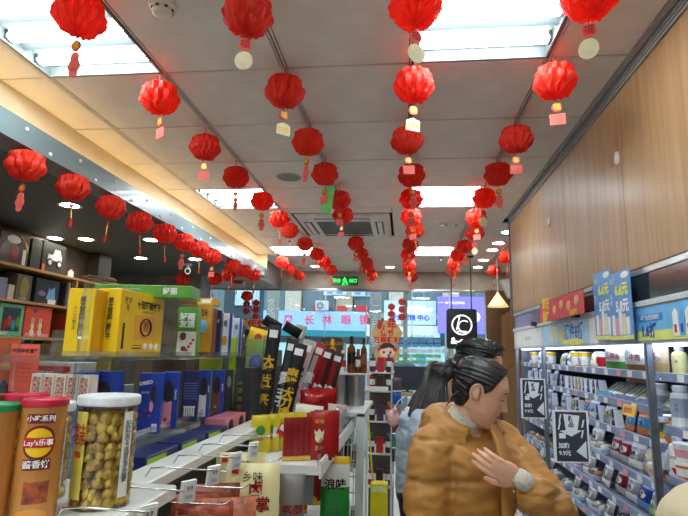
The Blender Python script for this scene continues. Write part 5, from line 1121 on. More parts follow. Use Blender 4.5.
offer(553.5, 588.5, 411, 462, 3.05, 'black and white arrow offer sheet lower and nearer on the shelves')
# --- products
BLW = colour((168, 180, 206), .35); BRD = mat('bread_brown', (186, 134, 86), .6, scale=20, noise_amt=.2); BUN = mat('bun_cream', (232, 222, 205), .6)
protoP = {}
def inst(kind, mk, loc, rz, label, cat, group, tilt=0, sc=1):
    rot = (tilt, 0, rz)
    if kind not in protoP:
        o = mk(); protoP[kind] = o; o.location = loc; o.rotation_euler = rot; o.scale = (sc,)*3; tag(o, label, cat, group); return o
    return dup(protoP[kind], loc, rot, label, group, (sc,)*3)
def mk_rice(c, nm):
    def f():
        o = MB().prism([(-.045, 0), (.045, 0), (.012, .085), (-.012, .085)], -.02, .02, ax='y').build('rice_ball', [WPAP]); MB().prism([(-.022, .0), (.022, .0), (.008, .086), (-.008, .086)], -.0215, .0215, ax='y').build('wrap_band', c, o); lettering(o, nm, .018, (0, -.023, .035), (0, -1, 0), WPAP, bold=.03); return o
    return f
def mk_sand():
    o = MB().prism([(-.06, -.035), (.06, -.035), (.06, .035), (-.06, .035)], 0, .004).build('sandwich_pack', [WPAP])
    for k, m_ in enumerate((BUN, ORANGE, BUN, GREEN, BUN)): MB().prism([(-.055, .005), (.055, .005), (.04, .075)], -.030+k*.012, -.020+k*.012, ax='y').build('bread_slice' if k % 2 == 0 else 'filling', m_, o)
    MB().prism([(-.06, .004), (.06, .004), (.042, .083)], -.034, .034, ax='y').build('clear_shell', FILM, o); return o
def mk_pouch(m_, band, txt, w=.12, h=.12, d=.045, sd=0, tc=WPAP):
    def f():
        o = pouch(w, h, d, 0, [(.25, 1), (.8, 0), (1, 1)], 8, 10, sd).build('food_pouch', [m_, band], smooth=True)
        l_ = MB().ball((0, -d*.47, h*.52), (w*.28, .004, h*.16), 12, 6).build('front_print', tc, o); lettering(o, txt, h*.2, (0, -d*.5-.006, h*.52), (0, -1, 0), INK if tc is WPAP else WPAP, bold=.02); return o
    return f
def mk_tray(m_):
    def f():
        o = MB().box(-.065, -.045, 0, .065, .045, .03, b=.004).build('food_tray', [BLW])
        for k in range(3): MB().ball((-.04+k*.04, 0, .035), (.022, .036, .02), 10, 6).build('bun', m_, o, smooth=True)
        MB().ball((0, 0, .03), (.064, .044, .034), 14, 8).build('film_cover', FILM, o); return o
    return f
def mk_tub(m_, lid):
    def f():
        o = MB().lathe([(.036, 0), (.042, .058)], 20).build('food_tub', [m_]); MB().lathe([(.045, .056), (.045, .066), (.042, .068)], 20).build('lid', lid, o); MB().lathe([(.0388, .015), (.0418, .045)], 20).build('wrap_label', PINKL if m_ is WPAP else WPAP, o); return o
    return f
def mk_cup(m_, m2):
    def f():
        o = MB().lathe([(.033, 0), (.042, .10), (.044, .105)], 20).build('snack_cup', [m_]); MB().lathe([(.0355, .02), (.0405, .078)], 20).build('wrap_label', m2, o); MB().lathe([(.044, .105), (.044, .11)], 20).build('lid', WPAP, o); lettering(o, '面', .035, (0, -.042, .05), (0, -1, 0), RED2, bold=.03); return o
    return f
KINDS = {
 'rb': (mk_rice(BLUE, '鲜'), 'blue banded triangular rice ball', 'rice ball', 0), 'rn': (mk_rice(NAVY, '饭团'), 'navy banded rice ball', 'rice ball', 0), 'ry': (mk_rice(YEL, '蛋'), 'yellow banded rice ball', 'rice ball', 0),
 'sw': (mk_sand, 'clear packed sandwich', 'sandwich', 0),
 'pw': (mk_pouch(BLW, WPAP, '鲜', sd=401, tc=BLUE), 'pale blue white food pouch', 'packet', .2), 'pr': (mk_pouch(mat('film_red', (150, 30, 44), .2, scale=30, noise_amt=.3), colour((190, 180, 190), .2), '肠', sd=402), 'shiny dark red food pouch', 'packet', .3),
 'pc': (mk_pouch(colour((232, 218, 160), .25), colour((216, 204, 190), .25), '芝士', sd=403), 'cream yellow food pouch', 'packet', .3), 'ps': (mk_pouch(mat('film_silver', (188, 186, 190), .2, .2, scale=30, noise_amt=.3), WPAP, '面包', sd=404), 'silvery wrapped bun', 'packet', .3),
 'pb': (mk_pouch(mat('film_blue', (36, 60, 140), .2), colour((110, 150, 220), .25), '蓝莓', .13, .12, .05, 405), 'royal blue food pouch', 'packet', .35), 'pg': (mk_pouch(colour((110, 160, 50), .25), colour((170, 200, 90), .3), '蔬', .14, .11, .05, 406), 'bright green food pouch', 'packet', .35),
 'pn': (mk_pouch(colour((52, 44, 70), .2), colour((90, 60, 90), .2), '黑米', .13, .11, .04, 407), 'dark plum food pouch', 'packet', .35), 'po': (mk_pouch(colour((70, 150, 214), .3), colour((240, 130, 50), .3), '三明治', .13, .11, .03, 408), 'blue and orange card pack', 'packet', .2),
 'pv': (mk_pouch(mat('film_salad', (150, 170, 120), .2, scale=25, noise_amt=.4), mat('film_silver', (188, 186, 190)), '沙拉', .13, .11, .05, 409), 'clear salad pouch', 'packet', .3),
 'tb': (mk_tray(BRD), 'tray of brown bread rolls under film', 'bread', 0), 'tw': (mk_tray(BUN), 'tray of white buns under film', 'bread', 0),
 'ub': (mk_tub(WPAP, WPAP), 'white lidded tub', 'tub', 0), 'uo': (mk_tub(ORANGE, WPAP), 'orange tub with white lid', 'tub', 0),
 'cy': (mk_cup(YEL, WPAP), 'yellow and white paper cup', 'cup', 0), 'cr': (mk_cup(WPAP, RED2), 'white cup with red band', 'cup', 0)}
CNT = {}
ORDN = {1.535: 'top', 1.39: 'second', 1.25: 'third', 1.08: 'fourth', .91: 'fifth', .73: 'sixth'}
def shelf_row(sec, z, y0, y1, kinds, dy, rows=1, x0=1.11):
    n = max(1, int(round((y1-y0)/dy))); cnt = CNT.setdefault((sec, z), {})
    for r in range(rows):
        for q in range(n):
            kd = kinds[q % len(kinds)] if not isinstance(kinds, dict) else None
            mk, nm, cat, tl = KINDS[kd]; cnt[kd] = cnt.get(kd, 0)+1
            sc = min(1, .80*( {1.535: .13, 1.39: .135, 1.25: .13, 1.08: .16, .91: .16, .73: .17}.get(z, .15))/.115) if kd[0] in 'pc' else 1
            sc *= 1.0
            y = y1-(q+.5)*(y1-y0)/n
            lb = f'{nm}, {ORD[min(cnt[kd]-1, 29)]} from left, {ORDN[z]} shelf, {sec}'
            inst(kd, mk, (x0+r*.13+random.uniform(-.006, .01), y, z+.001), -pi/2+random.uniform(-.18, .18), lb, cat, f'{nm} on the {sec}', -tl, sc)
FS = 'far cooler section'; MS = 'middle cooler section'
shelf_row(FS, 1.535, 4.1, 4.88, ['ps', 'cy', 'pw'], .15); shelf_row(FS, 1.39, 4.08, 4.88, ['rb', 'pw', 'rn'], .075); shelf_row(FS, 1.25, 4.08, 4.88, ['pw', 'rb'], .13)
shelf_row(FS, 1.08, 4.08, 4.88, ['pw', 'ps'], .11); shelf_row(FS, .91, 4.08, 4.88, ['tb'], .16); shelf_row(FS, .73, 4.08, 4.88, ['tw', 'ps'], .15)
shelf_row(MS, 1.535, 3.05, 3.95, ['pv', 'pw', 'cy', 'cy', 'pc', 'cr'], .14); shelf_row(MS, 1.39, 3.12, 3.95, ['rb', 'rn', 'rb', 'rn', 'rb', 'ry'], .075)
shelf_row(MS, 1.25, 2.9, 3.95, ['pw', 'rb', 'pv', 'rn', 'po'], .12); shelf_row(MS, 1.25, 2.38, 2.88, ['po', 'po', 'pv'], .125)
shelf_row(MS, 1.08, 3.1, 3.95, ['ps', 'tw'], .15); shelf_row(MS, 1.08, 2.38, 3.08, ['pr', 'pr', 'ps', 'pc', 'ub'], .12)
shelf_row(MS, .91, 3.1, 3.95, ['tb', 'ps'], .15); shelf_row(MS, .91, 2.38, 3.08, ['pr', 'ps', 'pb', 'pg', 'pb'], .135)
shelf_row(MS, .73, 3.1, 3.95, ['tw', 'ps'], .14); shelf_row(MS, .73, 2.38, 3.08, ['pn', 'ps', 'pn'], .14)
# sandwich wedges in pale display boxes
for k, y in enumerate((2.98, 2.72, 2.46)):
    bx = thing('sandwich_carton', f'pale blue display carton of sandwiches, {ORD[k]} from the left', 'box', (1.13, y, 1.392), 0, 'sandwich display cartons')
    MB().box(-.07, -.11, 0, .09, .11, .004).build('carton_floor', BLW, bx); MB().box(-.072, -.11, 0, -.068, .11, .035).build('carton_front', [LBLUE, RAILC, RAILC][k % 3], bx)
    for q in range(4):
        inst('sw', mk_sand, (1.135, y+.075-q*.05, 1.397), .15, f'clear packed sandwich, {ORD[q]} from the left in the {ORD[k]} pale carton', 'sandwich', 'sandwiches in pale cartons', 0, .95)
o = thing('yellow_price_sign', 'yellow and orange price card under the sandwich cartons', 'sign', (1.035, 2.62, 1.365)); MB().box(-.002, -.07, -.025, .002, .07, .025).build('card', colour((246, 196, 60)), o, rot=(0, .3, 0)); lettering(o, '组合价', .03, (-.006, 0, 0), (-1, 0, .3), RED2, bold=.02)
# hanging pouches from the canopy
for k, (px, c1, c2, w, h, tx, lb) in enumerate(((611, (74, 140, 60), (210, 215, 200), .17, .15, '三明治', 'white and green pouch hanging from the cooler canopy'), (633, (140, 92, 60), (214, 210, 220), .19, .17, '牛肉', 'brown meat pouch with white print hanging in the middle'), (651, (196, 168, 120), (206, 190, 160), .12, .15, '鸡', 'beige pouch hanging next to the small bottles'))):
    p = at(px, 360, X=1.06); o = tag(pouch(w, h, .04, 0, [(.5, 0), (1, 1)], 10, 12, 420+k).build('hanging_pouch', [colour(c1, .3), colour(c2, .3)], None, (1.09, p.y, 1.66-h), (0, 0, -pi/2+.3), True), lb, 'packet')
    MB().ball((0, -.02, h*.68), (w*.3, .006, h*.14), 12, 6).build('white_print', WPAP, o); lettering(o, tx, .035, (0, -.028, h*.68), (0, -1, 0), DRED, bold=.02); MB().tube([(0, 0, h-.01), (0, 0, h+.01)], .003, 5).build('hook', CHROME, o)
# bottles in the near section
GB = colour((178, 186, 200), .3); MILK = mat('milk_white', (236, 238, 242), .35, noise_amt=.01)
def nb(px, py, h, r, bm, cm, lm, txt, lb, z, X=1.11, sh=.1, nk=.45, rzz=-.9):
    p = at(px, py, X=X); return bottle('drink_bottle', lb, 'bottle', (X, p.y, z+.002), r, h, bm, cm, (.25, .7, lm), 'drink bottles in the near cooler section', nk, .14, sh, txt, INK, rzz)
nb(662, 372, .118, .028, GB, mat('cap_lilac', (190, 192, 220), .4), BLW, '咖', 'small grey blue bottle with lilac cap on the top near shelf', 1.535)
nb(681, 372, .118, .030, colour((236, 226, 140), .3), mat('cap_lilac', (190, 192, 220)), colour((240, 232, 170), .3), '香', 'small pale yellow bottle with lilac cap on the top near shelf', 1.535)
nb(705, 372, .118, .030, GB, WPAP, LBLUE, '茶', 'small grey bottle outside the frame on the top near shelf', 1.535)
for k, px in enumerate((664, 684, 706)): nb(px, 432, .165, .040, MILK, MILK, BLW, '牛\n乳', ['large white milk bottle, first from the left on the second near shelf', 'large white milk bottle, second from the left on the second near shelf', 'large white milk bottle, third from the left on the second near shelf'][k], 1.33, 1.12, .06, .6)
nb(668, 486, .15, .034, MILK, mat('cap_yellow', (240, 200, 40), .4), MILK, '鲜', 'white milk bottle with yellow cap on the third near shelf', 1.14)
b_ = nb(682, 492, .155, .037, MILK, mat('cap_pale', (206, 208, 220), .4), MILK, 'ECO', 'white milk bottle with red strawberry print on the third near shelf', 1.14, 1.10); MB().prism([(-.012, .035), (.012, .035), (0, .01)], -.040, -.037, ax='y').build('strawberry_print', RED2, b_)
for k, px in enumerate((664, 678)): nb(px, 516, .13, .034, MILK, MILK, BLW, '奶', ['white bottle with blue mark, left one on the lowest near shelf in view', 'white bottle with blue mark, right one on the lowest near shelf in view'][k], .93+.0, 1.11)
for k, (px, z) in enumerate(((655, 1.14), (655, 1.21), (652, .93), (652, 1.0))):
    p = at(px, 450, X=1.1); inst('ub' if k else 'uo', None, (1.10, 2.27, z+.002), -1.6, ['orange tub with white lid beside the yellow capped bottle', 'white lidded tub stacked on the orange tub', 'white lidded tub on the lowest near shelf', 'upper white lidded tub on the lowest near shelf'][k], 'tub', 'tubs beside the milk bottles', 0, 1) if ('ub' in protoP and 'uo' in protoP) else inst('ub' if k else 'uo', KINDS['ub' if k else 'uo'][0], (1.10, 2.27, z+.002), -1.6, ['orange tub with white lid beside the yellow capped bottle', 'white lidded tub stacked on the orange tub', 'white lidded tub on the lowest near shelf', 'upper white lidded tub on the lowest near shelf'][k], 'tub', 'tubs beside the milk bottles', 0, 1)
# ================================================================== PEOPLE
SKIN = mat('skin_light', (226, 172, 142), .5, scale=20, noise_amt=.03); SKIN.node_tree.nodes['Principled BSDF'].inputs['Subsurface Weight'].default_value = .08
HAIR = mat('hair_black', (30, 27, 28), .38, scale=60, noise_amt=.2); LIP = mat('lip_rose', (186, 96, 88), .45); EYEW = mat('eye_white', (225, 218, 212), .25); EYED = mat('eye_dark', (30, 20, 18), .2)
TB = [(-1, .040, -.030, .004), (-.95, .066, -.005, .024), (-.85, .079, .018, .037), (-.65, .083, .045, .052), (-.45, .083, .070, .063), (-.2, .086, .086, .070), (0, .085, .095, .074), (.2, .088, .101, .077), (.45, .087, .103, .077), (.7, .072, .094, .068), (.88, .046, .070, .050), (1, .004, .004, .004)]
def tb(s):
    for a, b in zip(TB, TB[1:]):
        if s <= b[0]:
            t = (s-a[0])/(b[0]-a[0]); t = t*t*(3-2*t)*.35+t*.65; return [a[i]+(b[i]-a[i])*t for i in (1, 2, 3)]
    return TB[-1][1:]
def gs(d, s): return math.exp(-(d/s)**2)
def headpt(th, s, off=0):
    f, b, w = tb(s); z = .118*s; c, sn = cos(th), sin(th)
    ex = .86 if c > 0 else .95
    x = (f if c > 0 else b)*math.copysign(abs(c)**ex, c); y = w*math.copysign(abs(sn)**.92, sn)
    if c > 0 and off == 0:
        r = 0
        t = (.028-z)/.050
        if 0 < t < 1: r += .023*(t**1.25)*gs(y, .0105+.004*t)
        if t >= 1: r += .023*gs(z+.022, .0085)*gs(y, .0145)
        for q in (-1, 1):
            r += .007*gs(y-q*.014, .007)*gs(z+.026, .007) - .008*gs(y-q*.030, .016)*gs(z-.013, .010)+.003*gs(y-q*.042, .02)*gs(z+.02, .02)
        r += .0035*gs(z-.034, .009)*gs(y, .04)+.006*gs(z+.047, .0055)*gs(y, .019)+.007*gs(z+.058, .006)*gs(y, .017)-.003*gs(z+.0525, .0025)*gs(y, .02)-.004*gs(z+.071, .007)*gs(y, .02)+.005*gs(z+.094, .014)*gs(y, .02)
        x += r*c**.5
    L = Vector((x, y, z)); 
    if off: L += Vector((c*1.0, sn*1.0, s)).normalized()*off
    return L
def head_mb():
    m = MB(); n = 80; k = 72; v = []; f = []; mi = []
    for j in range(k+1):
        s = -1+2*j/k; s = sin(s*pi/2)*.35+s*.65
        for i in range(n):
            th = 2*pi*i/n; th = th-.42*sin(th)*.9 if True else th
            v.append(headpt(th, s))
    for j in range(k):
        for i in range(n):
            q = (j*n+i, j*n+(i+1) % n, (j+1)*n+(i+1) % n, (j+1)*n+i); f.append(q)
            c = sum((v[a] for a in q), Vector())/4
            lip = c.x > .07 and abs(c.y) < .023*(1-((c.z+.0525)/.0135)**2 if abs(c.z+.0525) < .0135 else 0)
            mi.append(1 if lip else 0)
    m.add(v, f, mi)
    for q in (-1, 1):
        m.ball((.0675, q*.030, .011), (.0125, .0135, .0095), 14, 10, 3); m.ball((.0745, q*.030, .009), (.0065, .006, .0055), 10, 8, 2)
        m.ball((.0672, q*.030, .0155), (.0145, .0165, .0085), 14, 8, 0)        # upper lid
        m.tube([(.071, q*.016, .009), (.0815, q*.025, .0105), (.081, q*.034, .0105), (.071, q*.045, .009)], .0011, 5, 2)
        m.tube([(.083, q*.013, .033), (.086, q*.024, .0385), (.081, q*.037, .038), (.069, q*.050, .031)], [.0015, .0028, .0025, .001], 6, 4)
        m.ball((-.013, q*.0765, .003), (.016, .0105, .029), 12, 10, 0)
        m.tube([(.0, q*.078, -.022), (-.004, q*.083, .0), (-.006, q*.086, .020), (-.018, q*.087, .030), (-.030, q*.086, .018), (-.027, q*.083, -.002), (-.014, q*.080, -.022)], .0042, 7, 0)
    m.tube([(-.018, 0, -.065), (-.030, 0, -.12), (-.045, 0, -.20)], [.048, .050, .058], 20, 0)
    return m
def sst(a, b, x): t = max(0, min(1, (x-a)/(b-a))); return t*t*(3-2*t)
def hair_cap(line, thick=.014, low=-.6, bumps=.003, seed=0):
    m = MB(); n = 150; k = 64; v = []; f = []
    for j in range(k+1):
        s = low+(1-low)*j/k
        for i in range(n):
            th = 2*pi*i/n; p = headpt(th, min(s, .999), .0001)
            hl = line(p.z, p.y); g = sst(hl+.006, hl-.012, p.x); ee = ((p.x+.012)/.027)**2+((p.z-.003)/.036)**2; g *= max(0, min(1, (ee-.7)/.4)) if abs(p.y) > .05 else 1
            az = math.atan2(p.y, p.z-.03); st = noise.noise(Vector((az*11, p.x*5, seed)))*bumps*1.6+noise.noise(Vector((az*30, p.x*8, seed+5)))*bumps*.7
            if j == 0: g *= .2
            v.append(headpt(th, min(s, .999), -.006+g*(thick+.006+st)))
    for j in range(k):
        for i in range(n): f.append((j*n+i, j*n+(i+1) % n, (j+1)*n+(i+1) % n, (j+1)*n+i))
    f.append(tuple(k*n+i for i in range(n)))
    return m.add(v, f)
def hand_mb(curl=.5, left=1):
    """palm at origin reaching +X, palm facing -Z, thumb on the +Y*left side"""
    m = MB(); L_ = left
    m.tube([(-.045, 0, 0), (-.01, 0, 0), (.03, 0, 0), (.062, 0, -.002)], [.021, .026, .031, .030], 14, sc=(1.15, .48)) if False else None
    m.ball((.022, 0, 0), (.050, .038, .0145), 18, 10); m.ball((.055, 0, -.001), (.022, .037, .012), 16, 8); m.tube([(-.065, 0, 0), (-.02, 0, 0)], [.024, .026], 14)
    for q, (y, ln) in enumerate(((.028, .068), (.0095, .078), (-.009, .072), (-.026, .056))):
        y *= L_; a = 0; p = Vector((.062, y, 0)); pts = [Vector((.045, y*.9, 0)), p.copy()]; rr = [.0092, .0094]
        for seg, fr_ in enumerate((.45, .30, .25)):
            a += curl*(.55, .6, .35)[seg]*(1+.08*q); p = p+Vector((cos(a), (y*.5)*.25, -sin(a))).normalized()*ln*fr_; pts.append(p.copy()); rr.append((.0088, .0080, .0060)[seg])
        m.tube(pts, rr, 10); m.ball(pts[-1], (.0062, .0062, .0062), 8, 6)
    pts = [Vector((-.01, .018*L_, -.003)), Vector((.015, .040*L_, -.010)), Vector((.040, .052*L_, -.018)), Vector((.062, .054*L_, -.024))]
    m.tube(pts, [.015, .0125, .0105, .0075], 10); m.ball(pts[-1], .0078, 8, 6); return m
def remesh(mb, vox, mats, disp=None, smooth_it=0):
    me = mb.mesh('tmp', mats); o = bpy.data.objects.new('tmp', me); C.objects.link(o)
    r = o.modifiers.new('r', 'REMESH'); r.mode = 'VOXEL'; r.voxel_size = vox; r.use_smooth_shade = True
    if smooth_it: s_ = o.modifiers.new('s', 'SMOOTH'); s_.iterations = smooth_it; s_.factor = .5
    dg = bpy.context.evaluated_depsgraph_get(); me2 = bpy.data.meshes.new_from_object(o.evaluated_get(dg)); bpy.data.objects.remove(o)
    if disp:
        nr = [v.normal.copy() for v in me2.vertices]
        for v, n_ in zip(me2.vertices, nr): v.co += n_*disp(v.co, n_)
    me2.polygons.foreach_set('use_smooth', [True]*len(me2.polygons))
    me2.materials.clear()
    for mm in (mats if isinstance(mats, list) else [mats]): me2.materials.append(mm)
    me2.update(); return me2
def addmesh(mb, me, M, m=0): mb.add([M @ v.co for v in me.vertices], [tuple(p.vertices) for p in me.polygons], m)
def xform(mb, M): mb.v = [tuple(M @ Vector(p)) for p in mb.v]; return mb
def skin_body(joints, edges):
    me = bpy.data.meshes.new('sk'); me.from_pydata([j[0] for j in joints], edges, []); o = bpy.data.objects.new('sk', me); C.objects.link(o)
    md = o.modifiers.new('skin', 'SKIN'); md.branch_smoothing = .6
    for i, j in enumerate(joints): me.skin_vertices[0].data[i].radius = j[1]; me.skin_vertices[0].data[i].use_root = (i == 0)
    ss = o.modifiers.new('sub', 'SUBSURF'); ss.levels = 1; ss.render_levels = 1
    dg = bpy.context.evaluated_depsgraph_get(); m2 = bpy.data.meshes.new_from_object(o.evaluated_get(dg)); bpy.data.objects.remove(o); return m2
def person(label, loc, rz, H, head_rot, coat, pants, R_arm, L_arm, hair_fn, coat_bot=.72, hood=True, collar=None, puff=.11, wid=1.0, hands=('R', 'L'), headoff=(0, 0, 0), hand_dir=None, coat_amp=.004):
    """local frame faces +X, left is +Y; arms are [shoulder, elbow, wrist] points; H = height"""
    t = thing('person', label, 'person', loc, rz); k = H/1.62
    sh = 1.325*k
    J = [((0, 0, .90*k), (.12, .15)), ((0, 0, 1.10*k), (.10, .13)), ((0, 0, 1.27*k), (.10, .16)), ((-.01, 0, 1.36*k), (.06, .06)), ((-.0, 0, 1.42*k), (.05, .05)),
         (R_arm[0], (.05, .05)), (R_arm[1], (.038, .038)), (R_arm[2], (.025, .025)), (L_arm[0], (.05, .05)), (L_arm[1], (.038, .038)), (L_arm[2], (.025, .025)),
         ((0, -.09, .86*k), (.085, .085)), ((.02, -.10, .48*k), (.055, .055)), ((-.01, -.10, .09), (.04, .04)), ((.12, -.11, .035), (.035, .03)),
         ((0, .09, .86*k), (.085, .085)), ((.02, .10, .48*k), (.055, .055)), ((-.01, .10, .09), (.04, .04)), ((.12, .11, .035), (.035, .03))]
    E_ = [(0, 1), (1, 2), (2, 3), (3, 4), (2, 5), (5, 6), (6, 7), (2, 8), (8, 9), (9, 10), (0, 11), (11, 12), (12, 13), (13, 14), (0, 15), (15, 16), (16, 17), (17, 18)]
    body = MB(); addmesh(body, skin_body(J, E_), Matrix())
    hc = Vector((.035, 0, 1.50*k))+Vector(headoff); HM = Matrix.Translation(hc) @ head_rot.to_matrix().to_4x4()
    hm = xform(head_mb(), HM); body.add(hm.v, hm.f, hm.m)
    for nm, arm, lf in (('R', R_arm, -1), ('L', L_arm, 1)):
        hme = remesh(hand_mb(.55, lf), .0028, SKIN, None, 2)
        w = Vector(arm[2]); d = (w-Vector(arm[1])).normalized()
        if hand_dir and nm in hand_dir: d, pn = Vector(hand_dir[nm][0]).normalized(), Vector(hand_dir[nm][1])
        else: pn = Vector((0, -lf, 0))          # palm towards the thigh
        zz = -(pn-d*pn.dot(d)).normalized(); yy = zz.cross(d)
        M = Matrix((d, yy, zz)).transposed().to_4x4(); M.translation = w+d*.05
        addmesh(body, hme, M)
    body.build('body', [SKIN, LIP, EYED, EYEW, HAIR], t, smooth=True)
    # trousers and shoes
    tr_ = MB()
    for y in (-1, 1): tr_.tube([(0, y*.075, .92*k), (.01, y*.09, .75*k), (.02, y*.10, .48*k), (0, y*.10, .10)], [.125, .11, .08, .068], 16)
    tr_.ball((0, 0, .90*k), (.13, .17, .12), 16, 10); link('trousers', remesh(tr_, .014, pants, None, 2), t)
    for y in (-1, 1): MB().ball((.05, y*.105, .045), (.14, .055, .05), 14, 8).box(-.08, y*.105-.045, 0, .17, y*.105+.045, .02, b=.005).build('shoe', mat('shoe_white', (222, 220, 216), .5), t, smooth=False)
    # puffer coat
    cm = MB(); rings = []; n = 32; v = []; f = []; zs = []
    z = coat_bot
    prof = [(coat_bot, .165, .215), (.95*k, .160, .205), (1.10*k, .160, .200), (1.22*k, .158, .215), (1.30*k, .140, .215), (1.335*k, .110, .16), (1.36*k, .07, .09)]
    N_ = 46
    for j in range(N_+1):
        z = coat_bot+(1.36*k-coat_bot)*j/N_
        for a, b in zip(prof, prof[1:]):
            if z <= b[0]+1e-6: u = (z-a[0])/(b[0]-a[0]); rx = a[1]+(b[1]-a[1])*u; ry = a[2]+(b[2]-a[2])*u; break
        g = (.975+.055*abs(sin(pi*(z-coat_bot)/puff))**.55) if z < 1.30*k else 1.02
        for i in range(n): v.append((rx*g*wid*cos(2*pi*i/n), ry*g*wid*sin(2*pi*i/n), z))
    for j in range(N_):
        for i in range(n): f.append((j*n+i, j*n+(i+1) % n, (j+1)*n+(i+1) % n, (j+1)*n+i))
    f.append(tuple(range(n-1, -1, -1))); f.append(tuple(N_*n+i for i in range(n))); cm.add(v, f)
    for arm in (R_arm, L_arm):
        a, b, c = map(Vector, arm); P = []; Rr = []
        a2 = a+Vector((0, -a.y*.12, -.0))
        tot = 26
        for q in range(tot+1):
            u = q/tot
            p = (a2*(1-u)**2+(b+(b-(a2+c)/2)*.55)*2*u*(1-u)+c*u*u)
            P.append(p); base = .088*(1-u)+.066*u
            Rr.append(base*(.95+.12*abs(sin(pi*u*4.5))**.6)*(.72 if u > .97 else 1)*wid)
        cm.tube(P, Rr, 18); cm.ball(a2, .088*wid, 14, 10)
    if hood:
        P = []; Rr = []
        for q in range(17):
            a = RD(35)+RD(290)*q/16; back = (1-cos(a))/2
            P.append((-.02+.100*cos(a), .100*sin(a), (1.345+.055*min(1, back*1.6))*k)); Rr.append(.036+.024*min(1, back*1.5))
        cm.tube(P, Rr, 14); cm.ball((-.135, 0, 1.345*k), (.075, .12, .075), 16, 10); cm.ball((-.15, .02, 1.26*k), (.055, .10, .07), 16, 10)
    def dp(co_, n_):
        a = noise.noise(Vector((co_.x*11, co_.y*11, co_.z*26))); b = noise.noise(co_*34); c = noise.noise(Vector((co_.x*16+4, co_.y*16, co_.z*9)))
        zz = ((co_.z-coat_bot+200*puff) % puff); zz = min(zz, puff-zz); gro = gs(zz+.004*noise.noise(co_*12), .006)*.008*(puff < .3)
        ay = abs(co_.y)-.168*wid; gro += gs(ay, .008)*.009*(.95*k < co_.z < 1.33*k)
        return -gro+coat_amp*(1-abs(a)*3)+coat_amp*.4*b-coat_amp*1.2*max(0, .35-abs(c)*3)
    co_ = link('coat', remesh(cm, .0085, coat, dp, 1), t)
    if collar:
        m = MB(); m.tube([HM @ Vector(p) for p in ((-.020, 0, -.092), (-.024, 0, -.105), (-.030, 0, -.13), (-.040, 0, -.17), (-.05, 0, -.22))], [.054, .060, .060, .062, .075], 28); m.build('sweater_neck', collar, t, smooth=True)
    hair_fn(t, HM)
    return t, co_
def EU(x, y, z): from_ = Matrix.Rotation(z, 3, 'Z') @ Matrix.Rotation(y, 3, 'Y') @ Matrix.Rotation(x, 3, 'X'); return from_.to_euler()
# --- woman in the mustard coat
def line_up(z, y): return .060-.35*max(0, .10-z) if z > .03 else (.0355-.9*(.03-z) if z > -.01 else -.02-.35*(-.01-z))
def hair_bun(t, HM):
    m = hair_cap(line_up, .013, -.55)
    m.ball((-.125, .01, .045), (.034, .036, .032), 18, 12, 0, lambda t_, a_: 1+.10*sin(7*t_+5*a_)); m.ball((-.105, 0, .038), (.03, .03, .028), 14, 10); m.ball((-.128, -.028, .020), (.020, .014, .024), 12, 8, 0, lambda t_, a_: 1+.12*sin(6*t_))
    for q in range(14):
        a = random.uniform(-1, 1); m.tube([(-.10, .03*a, .05), (-.145+random.uniform(-.01, .01), .04*a, .06+random.uniform(-.02, .02)), (-.15, .05*a+random.uniform(-.02, .02), .02+random.uniform(-.03, .04))], [.003, .002, .0008], 5)
    for q in range(6): m.tube([(-.06, -.068+.003*q, .0-.006*q), (-.085, -.06, -.045-.004*q), (-.092, -.045-.004*q, -.075-.003*q)], [.002, .0015, .0005], 4)
    xform(m, HM).build('hair', HAIR, t, smooth=True)
WL = Vector((.235, 2.03, 0)); WR = RD(-55)
def loc_(p, L=WL, r=WR): return tuple(Matrix.Rotation(-r, 3, 'Z') @ (Vector(p)-L))
MUST = mat('mustard_coat', (184, 128, 60), .5, scale=9, noise_amt=.05, bump=.15)
WHITEK = mat('cream_knit', (206, 196, 180), .8, scale=90, noise_amt=.06, bump=.5)
el = loc_((.525, 1.90, 1.07)); wrp = loc_((.385, 1.775, 1.205))
hd = loc_(WL+Vector((-.80, -.06, .40)))
woman, wc = person('woman in a puffy mustard coat with hair in a bun, hand on her chest', WL, WR, 1.565, EU(RD(0), RD(22), RD(44)), MUST, mat('dark_trousers', (40, 40, 46), .7),
    [(0, -.185, 1.275), (.02, -.225, 1.03), (.10, -.20, .80)], [(0, .19, 1.275), el, wrp], hair_bun, .66, True, WHITEK, .13, .88, headoff=(.024, .010, .014), hand_dir={'L': (hd, loc_(WL+Vector((.1, 1, .15))))}, coat_amp=.0045)
d = (Vector(wrp)-Vector(el)).normalized(); MB().tube([Vector(wrp)-d*.02, Vector(wrp)+d*.02, Vector(wrp)+d*.05], [.030, .031, .026], 18).build('sweater_cuff', WHITEK, woman, smooth=True)
# coat front: zip flap and snap buttons
fl = MB(); pts = [(.166, .01, .70), (.172, .012, .9), (.172, .014, 1.1), (.168, .016, 1.22), (.140, .018, 1.31), (.095, .02, 1.365)]
fl.tube(pts, [.012, .014, .014, .013, .012, .008], 8, sc=(1, 2.0)); fl.build('coat_flap', MUST, woman, smooth=True)
for (x, y, z) in ((.178, .035, 1.12), (.178, .035, .95)): MB().ball((x, y, z+.03), .006, 10, 6).build('snap_button', mat('snap_silver', (210, 205, 190), .25, 1), woman, smooth=True)
